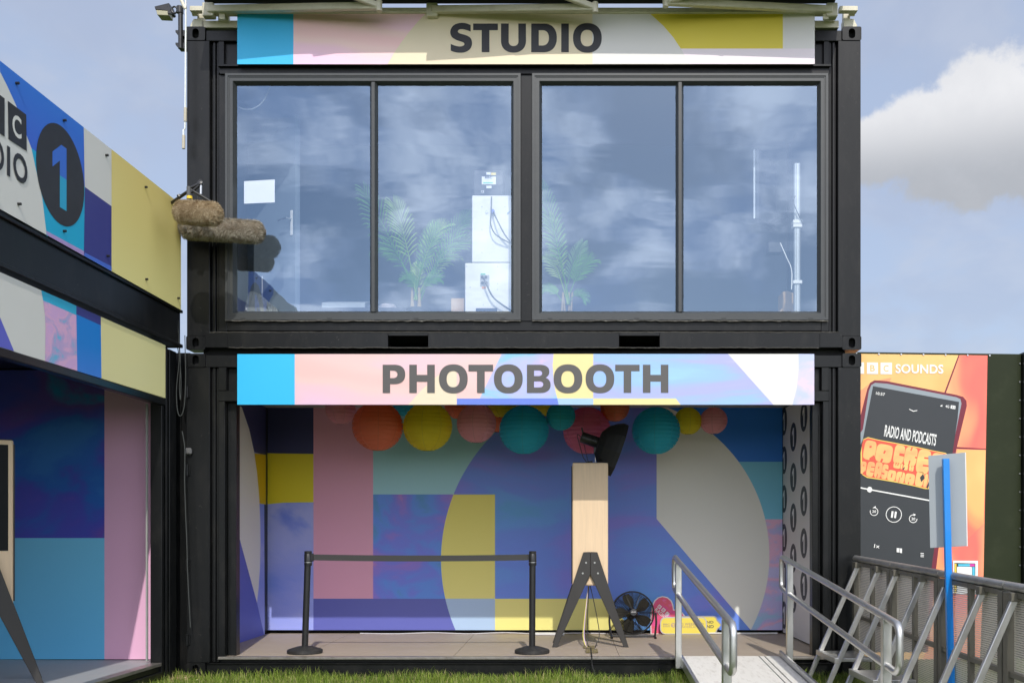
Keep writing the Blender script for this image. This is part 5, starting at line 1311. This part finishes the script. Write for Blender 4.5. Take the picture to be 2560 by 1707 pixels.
SPK = mat('white_speaker_paint', (.78, .77, .72), .5, var=.03)
def cabinet(label, x0, x1, y0, y1, Y, dep, screws, name='loudspeaker', m=SPK, cat='loudspeaker'):
    a = onY(x0, y1, Y); b = onY(x1, y0, Y)
    t = thing(name, label, cat, ((a.x+b.x)/2, Y+dep/2, a.z))
    MB().box(a.x, b.x, Y, Y+dep, a.z, b.z).build('body', m, t, bevel=.006)
    for (sx, sy) in screws:
        c = onY(sx, sy, Y); MB().cyl((c.x, Y-.002, c.z), (c.x, Y, c.z), .006, 8).build('screw', STEEL, t)
    return t
t1 = cabinet('lower white loudspeaker with a grey socket plate behind the glass', 1068, 1176, 604, 742, .28, .45, [(1072, 612), (1143, 612), (1143, 652), (1143, 665), (1080, 660), (1110, 700)])
t2 = cabinet('upper white loudspeaker with a blue plug, stacked behind the glass', 1084, 1176, 449, 602.5, .28, .40, [(1107, 475), (1160, 475), (1107, 527), (1107, 580)])
def plate(x0, x1, y0, y1, Y, m, parent, name='plate', th=.004): 
    a = onY(x0, y1, Y); b = onY(x1, y0, Y); return MB().box(a.x, b.x, Y-th, Y, a.z, b.z).build(name, m, parent)
sp = plate(1103, 1124, 632, 658, .28, mat('grey_socket_plate', (.35, .36, .36), .4), t1, 'socket_plate')
for (x, y) in ((1108, 637), (1116, 637), (1108, 650), (1117, 650)):
    c = onY(x, y, .28); MB().cyl((c.x, .27, c.z), (c.x, .2765, c.z), .014, 12).build('socket', BPLAST, sp, smooth=True)
plate(1093, 1142, 708, 716, .28, mat('navy_label', (.02, .03, .06), .4), t1, 'label_strip'); plate(1104, 1115, 628, 631.5, .28, mat('green_tape', (.1, .5, .3), .5), t1, 'tape')
plate(1107, 1116, 658.5, 663, .28, mat('orange_tape', (.75, .25, .05), .5), t1, 'tape')
wire('cable', [onY(1111, 640, .25), onY(1117, 652, .22), onY(1135, 685, .22), onY(1178, 716, .24)], .008, BW, t1)
c = onY(1132, 488, .28); MB().cyl((c.x, .24, c.z), (c.x, .279, c.z), .019, 14).build('plug', mat('blue_plug', (.12, .16, .5), .4), t2, smooth=True)
c = onY(1118, 487, .28); MB().cyl((c.x, .274, c.z), (c.x, .279, c.z), .014, 14).build('socket', STEEL, t2, smooth=True)
wire('cable', [onY(1133, 487, .235), onY(1145, 512, .2), onY(1160, 540, .22), onY(1180, 565, .24)], .007, BW, t2); wire('cable', [onY(1129, 452, .26), onY(1128, 490, .24), onY(1127, 515, .22), onY(1140, 540, .22), onY(1180, 563, .25)], .006, BW, t2)
blue_t = mat('blue_tape', (.08, .35, .75), .5); a = onY(1165, 491, .279); b = onY(1175, 483, .279); MB().bar(a, b, .002, .022, up=(0, -1, 0)).build('tape', blue_t, t2)
t3 = cabinet('black equipment case with white stickers standing on the stacked loudspeakers', 1088, 1156, 391, 448.5, .30, .30, [], 'equipment_case', mat('black_case', (.02, .022, .026), .5), 'case')
lb_ = plate(1106.5, 1139, 406, 424, .298, WHITE, t3, 'sticker', .002)
plate(1110, 1132, 419, 421.5, .2955, mat('mint_stripe', (.10, .62, .45), .5), t3, 'stripe', .001)
mb = MB(); lettering(mb, 'BBC', onY(1114, 410.5, .2955), onY(1131, 410.5, .2955), onY(1114, 405.5, .2955), mat('navy_ink', (.03, .04, .09), .5), (0, -1, 0), .0005, .03); mb.build('sticker_lettering', None, lb_)
plate(1117, 1127, 396, 402, .298, WHITE, t3, 'sticker', .002); plate(1128, 1139, 397, 402.5, .298, mat('yellow_sticker', (.85, .66, .12), .5), t3, 'sticker', .002); plate(1117, 1129, 427, 433, .298, WHITE, t3, 'sticker', .002)
mb = MB(); lettering(mb, 'CE', onY(1105, 443, .298), onY(1112, 443, .298), onY(1105, 437.5, .298), WHITE, (0, -1, 0), .001, .02); mb.build('case_lettering', WHITE, t3)
CARD = mat('brown_card', (.48, .32, .17), .75, var=.1, scale=12)
a = onY(1036, 716, .5); b = onY(1067, 685, .5)
MB_ = MB().box(a.x, b.x, .5, .62, 3.10, b.z); tag(MB_.build('cardboard_box', CARD, None, o=((a.x+b.x)/2, .5, 3.10), bevel=.003), 'small brown cardboard box between the palm and the white loudspeakers', 'box')
a = onY(1778, 716, .5); b = onY(1822, 668, .5)
mb = MB().prism([(a.x, .5, 3.10), (b.x, .5, 3.10), (b.x, .5, b.z-.02), (b.x-.06, .5, b.z), (b.x-.10, .5, b.z-.01), (a.x+.08, .5, 3.42), (a.x+.03, .5, 3.36), (a.x, .5, 3.28)], (0, .2, 0))
tag(mb.build('cardboard_box', CARD, None, o=((a.x+b.x)/2, .5, 3.10)), 'torn open brown cardboard box at the foot of the aluminium pole', 'box')
# paper stuck on the glass
a, b, c, d = (onY(x, y, .055) for x, y in ((560.5, 416.5), (631, 412.5), (631, 465), (560.5, 468)))
mb = MB().prism([a, b, c, d], (0, .002, 0)); tag(mb.build('paper_sheet', mat('white_paper', (.86, .86, .88), .7, var=.01), None, o=(a+b+c+d)/4), 'blank white sheet of paper taped inside the first studio window', 'paper')
# open door standing in the room
na, fa_ = Vector((-2.17, .60)), Vector((-2.80, 1.10)); dz = (3.12, 5.28)
t = thing('door', 'pale blue door with a lever handle standing ajar inside the studio', 'door', (-2.3, .8, 3.10))
DM = mat('pale_blue_door', (.15, .19, .24), .5, var=.03)
dv = (fa_-na).normalized(); dn_ = Vector((dv.y, -dv.x))
def dbox(u0, u1, z0, z1, t0, t1): 
    p = [na+dv*u0+dn_*t0, na+dv*u1+dn_*t0, na+dv*u1+dn_*t1, na+dv*u0+dn_*t1]
    return MB().prism([(q.x, q.y, z0) for q in p], (0, 0, z1-z0))
if dn_.y > 0: dn_ = -dn_
dbox(0, .80, dz[0], dz[1], 0, .045).build('leaf', DM, t, bevel=.003)
dbox(.0, .09, dz[0], dz[1], .046, .06).build('stile', DM, t); dbox(.09, .80, dz[1]-.10, dz[1], .046, .06).build('rail', DM, t)
hz_ = onY(674, 515, .62).z; dbox(.03, .065, hz_-.12, hz_+.12, .061, .068).build('handle_plate', WHITE, t, bevel=.004)
p = na+dv*.05+dn_*.07; p2 = p+dn_*.05; p3 = p2+dv*.13
MB().tube([(p.x, p.y, hz_+.035), (p2.x, p2.y, hz_+.035), (p3.x, p3.y, hz_+.035)], .009, 8).build('lever', STEEL, t, smooth=True)
# clear plastic sack
def sack():
    m, nt, N, L, b = nodes('clear_plastic_film'); b.inputs['Base Color'].default_value = (.75, .78, .76, 1); b.inputs['Roughness'].default_value = .12; b.inputs['Alpha'].default_value = .42; b.inputs['Specular IOR Level'].default_value = .8
    tc = N.new('ShaderNodeTexCoord'); n = N.new('ShaderNodeTexNoise'); n.inputs['Scale'].default_value = 22; n.inputs['Detail'].default_value = 3; n.inputs['Distortion'].default_value = 1.5; L.new(tc.outputs['Object'], n.inputs['Vector'])
    bp = N.new('ShaderNodeBump'); bp.inputs['Strength'].default_value = .9; bp.inputs['Distance'].default_value = .03; L.new(n.outputs[0], bp.inputs['Height']); L.new(bp.outputs[0], b.inputs['Normal'])
    return m
c = onY(612, 716, .35); mb = MB(); vs = []; nu, nv = 36, 18
for j in range(nv+1):
    f = j/nv; z = 3.10+.44*f; rr_ = (.20*(1-f)**.6+.02)
    for i in range(nu):
        a = 2*math.pi*i/nu; d = mnoise.noise(Vector((math.cos(a)*2.2, math.sin(a)*2.2, f*4)))*.5+mnoise.noise(Vector((math.cos(a)*6, math.sin(a)*6, f*9)))*.2
        vs.append((c.x-.13*f**1.5+rr_*(1+d*.6)*math.cos(a), .36+.7*rr_*(1+d*.6)*math.sin(a), z))
mb.add(vs, [(j*nu+i, j*nu+(i+1) % nu, (j+1)*nu+(i+1) % nu, (j+1)*nu+i) for j in range(nv) for i in range(nu)])
tag(mb.build('plastic_sack', sack(), None, o=(c.x, .36, 3.10)), 'crumpled clear plastic sack slumped in the corner of the first window', 'sack')
# white flight box behind it
a = onY(600, 716, .9); b = onY(665, 632, .9)
mb = MB().box(a.x, b.x, .9, 1.2, 3.10, b.z); tag(mb.build('storage_box', mat('white_storage_plastic', (.62, .64, .66), .5), None, o=((a.x+b.x)/2, .9, 3.10), bevel=.01), 'white storage box behind the plastic sack in the studio', 'box')
# desk with a mixer and a bowl
t = thing('desk', 'dark desk standing against the far wall of the studio', 'desk', (-1.6, 1.3, 3.10))
MB().box(-2.15, -1.15, 1.1, 1.6, 3.52, 3.56).build('top', mat('dark_desk', (.05, .055, .07), .5), t, bevel=.004)
for (x, y) in ((-2.1, 1.14), (-1.2, 1.14), (-2.1, 1.56), (-1.2, 1.56)): MB().box(x-.025, x+.025, y-.025, y+.025, 3.10, 3.52).build('leg', MATS['dark_desk'], t)
mb = MB().prism([(-2.1, 1.15, 3.562), (-2.1, 1.45, 3.562), (-2.1, 1.45, 3.70), (-2.1, 1.15, 3.62)], (.44, 0, 0)); tag(mb.build('mixing_console', mat('grey_console', (.38, .42, .46), .45), None, o=(-1.88, 1.3, 3.562), bevel=.004), 'grey mixing console on the studio desk', 'mixer')
mb = MB().lathe([(0, .04), (.06, .04), (.11, 0), (.12, 0), (.07, .055), (0, .06)], (-1.45, 1.25, 3.565), (0, 0, 1), 24); tag(mb.build('bowl', mat('pale_pink_bowl', (.65, .58, .60), .4), None, o=(-1.45, 1.25, 3.565), smooth=True), 'upturned pale bowl on the studio desk beside the mixing console', 'bowl')
# aluminium pole with straps, bracketed screen
t = thing('mounting_pole', 'tall aluminium pole with white cable straps behind the last window', 'pole', (onY(1830, 716, .30).x, .30, 3.10))
px_ = onY(1830, 716, .30).x; zt2 = onY(1830, 377, .30).z
MB().box(px_-.027, px_+.027, .27, .33, 3.10, zt2).build('extrusion', mat('pale_aluminium', (.52, .55, .56), .4, metal=.3, var=.05), t, bevel=.006)
for (x, q_) in ((-.012, .008), (.016, .008)): MB().box(px_+x-q_/2, px_+x+q_/2, .267, .27, 3.10, zt2).build('slot', mat('slot_grey', (.3, .32, .33), .5), t)
for y in (512, 521, 650): 
    z = onY(1830, y, .3).z; MB().box(px_-.042, px_+.042, .258, .338, z-.016, z+.016).build('strap', WHITE, t, bevel=.003)
wire('cable', [onY(1792, 558, .32), onY(1806, 590, .3), onY(1818, 620, .29), onY(1818, 665, .27)], .005, WHITE, t); wire('cable', [onY(1826, 450, .25), onY(1824, 470, .24), onY(1845, 515, .25)], .005, BW, t)
t = thing('wall_screen', 'dark flat screen on an arm seen edge-on behind the last window', 'screen', (1.98, .7, 4.2))
a = onY(1731, 503, .6); b = onY(1752, 345, .6)
MB().prism([(a.x, .6, a.z), (a.x+.05, .58, a.z), (a.x+.30, 1.0, a.z), (a.x+.25, 1.02, a.z)], (0, 0, b.z-a.z)).build('panel', mat('screen_casing', (.06, .065, .075), .3), t, bevel=.004)
MB().box(a.x-.004, a.x+.012, .585, .60, a.z, b.z).build('edge_trim', mat('bright_trim', (.55, .6, .64), .3), t)
MB().bar((a.x+.2, .8, 4.3), (px_, .34, 4.3), .03, .04).build('bracket_arm', BPLAST, t)
a = onY(1765, 580, .5); b = onY(1795, 556, .5); tag(MB().box(a.x, b.x, .5, .6, a.z, b.z).build('control_box', BPLAST, None, o=((a.x+b.x)/2, .55, a.z), bevel=.004), 'small black control box strapped near the aluminium pole', 'control box')
w_ = wire('ceiling_cable', [onY(546, 245, .25), onY(560, 251, .25), onY(580, 250, .25), onY(600, 238, .25), onY(614, 215, .25), onY(624, 185, .25)], .006, WHITE, o=onY(585, 250, .25)); tag(w_, 'white cable looping down inside the top corner of the first window', 'cable')

# ------------------------------------------------------------------ loose cables at the junction of the containers
n8 = zm(440, 820, 3.265)
for i, (pts, r_, lab) in enumerate((
    ([(20, -60), (10, 120), (25, 260), (5, 480), (8, 640), (25, 712), (50, 700), (70, 610), (78, 400), (75, 200), (72, 60)], .004, 'thin grey cable hanging in a long loop between the containers'),
    ([(12, -40), (30, 160), (35, 330), (28, 480), (36, 585), (40, 420), (30, 220), (20, 40)], .0035, 'thin cable doubled back in a short loop between the containers'),
    ([(50, 840), (70, 960), (72, 1080), (70, 1250), (78, 1500), (88, 1750), (95, 2000), (110, 2300), (118, 2440)], .0045, 'thin cable running straight down the black corner post'))):
    P_ = [onY(*n8(x, y), -.09-.01*i) for x, y in pts]
    w_ = wire('hanging_cable', P_, r_, mat('dusty_grey_cable', (.045, .05, .048), .5), o=P_[-1]); tag(w_, lab, 'cable')
c = onY(*n8(100, 1005), -.03); mb = MB().box(c.x-.03, c.x+.03, -.045, -.004, c.z-.03, c.z+.03); tag(mb.build('tape_wrap', mat('grey_gaffer_tape', (.10, .10, .10), .5, var=.3, scale=30, bump=.5, bscale=40), None, o=c, bevel=.012), 'crumpled grey tape patch on the black corner post', 'tape')
# packing block under the corner
c = onY(430, 1555, -.1); tag(MB().box(-3.16, -2.96, -.16, .0, -.02, .012).build('timber_pad', mat('raw_timber', (.40, .26, .15), .8, var=.2, scale=20), None, o=(-3.06, -.1, -.02), bevel=.004), 'flat timber pad on the grass at the containers corner', 'timber')

# ------------------------------------------------------------------ grass
def grass():
    ms = [mat('grass_green', (.17, .26, .03), .6, var=.3, scale=4, trans=.35), mat('grass_bright', (.30, .39, .055), .6, var=.3, scale=4, trans=.35), mat('grass_dry', (.42, .38, .16), .7, var=.3, scale=4, trans=.2), mat('clover_green', (.14, .24, .04), .6, var=.3, scale=4, trans=.3)]
    rnd = random.Random(3)
    def field(n, x0, x1, y0, y1, h0, h1, name):
        mb = MB()
        for m_ in ms: mb.mi(m_)
        for i in range(n):
            x = rnd.uniform(x0, x1); y = rnd.uniform(y0, y1)
            cl = mnoise.noise(Vector((x*1.7, y*2.5, 0)))
            h = (h0+(h1-h0)*rnd.random()**2.2)*(1+.7*cl)
            if h < .012: continue
            g = gz(y); a = rnd.uniform(0, 6.28); w = rnd.uniform(.0018, .0038); l = rnd.uniform(.15, .8)*h
            d = Vector((math.cos(a), math.sin(a)*.7, 0)); s = Vector((-d.y, d.x, 0))*w
            p = Vector((x, y, g-.005)); m1 = p+Vector((0, 0, h*.6))+d*l*.3; e = p+Vector((0, 0, h*rnd.uniform(.82, 1)))+d*l
            k = rnd.random(); mi = 0 if k < .52 else (1 if k < .86 else 2)
            mb.add([p-s, p+s, m1+s*.75, m1-s*.75, e], [(0, 1, 2, 3), (3, 2, 4)], ms[mi])
        return setting(mb.build(name, None), 'stuff')
    field(26000, -3.6, 1.45, -1.0, -.02, .03, .125, 'grass')
    field(7000, 1.4, 3.4, -.9, .02, .03, .13, 'grass')
    mb = MB()
    for i in range(2600):
        x = rnd.uniform(-3.4, 3.2); y = rnd.uniform(-.9, -.03)
        if mnoise.noise(Vector((x*2.3, y*3, 4))) < .05: continue
        z = gz(y)+rnd.uniform(.015, .05)
        for k in range(3):
            a = rnd.uniform(0, 6.28); c = Vector((x+.009*math.cos(a+k*2.09), y+.009*math.sin(a+k*2.09), z)); r = rnd.uniform(.006, .010); tl = rnd.uniform(-.5, .5)
            mb.add([c+Vector((r*math.cos(q), r*math.sin(q), r*tl*math.cos(q))) for q in [j*1.047 for j in range(6)]], [(0, 1, 2, 3, 4, 5)])
    setting(mb.build('clover', ms[3]), 'stuff')
grass()
for i, (x, y) in enumerate(((-2.93, -.32), (-2.78, -.42))):
    t = thing('daisy', ('white daisy in the grass right beside the timber pad', 'white daisy in the open grass a little past the timber pad')[i], 'flower', (x, y, gz(y)), 'daisies in the grass')
    MB().cyl((x, y, gz(y)), (x+.004, y, gz(y)+.045), .0015, 5).build('stalk', MATS['grass_green'], t)
    for k in range(10):
        a = k*.628; d = Vector((math.cos(a), math.sin(a), .15)); s = Vector((-d.y, d.x, 0))*.003; p = Vector((x+.004, y, gz(y)+.046))
        MB().add([p+d*.003-s, p+d*.003+s, p+d*.013+s, p+d*.013-s], [(0, 1, 2, 3)]).build('petal', WHITE, t)
    MB().lathe([(0, .006), (.004, .004), (.005, 0), (0, -.001)], (x+.004, y, gz(y)+.045), (0, 0, 1), 8).build('eye', MATS['yellow_wire'], t)
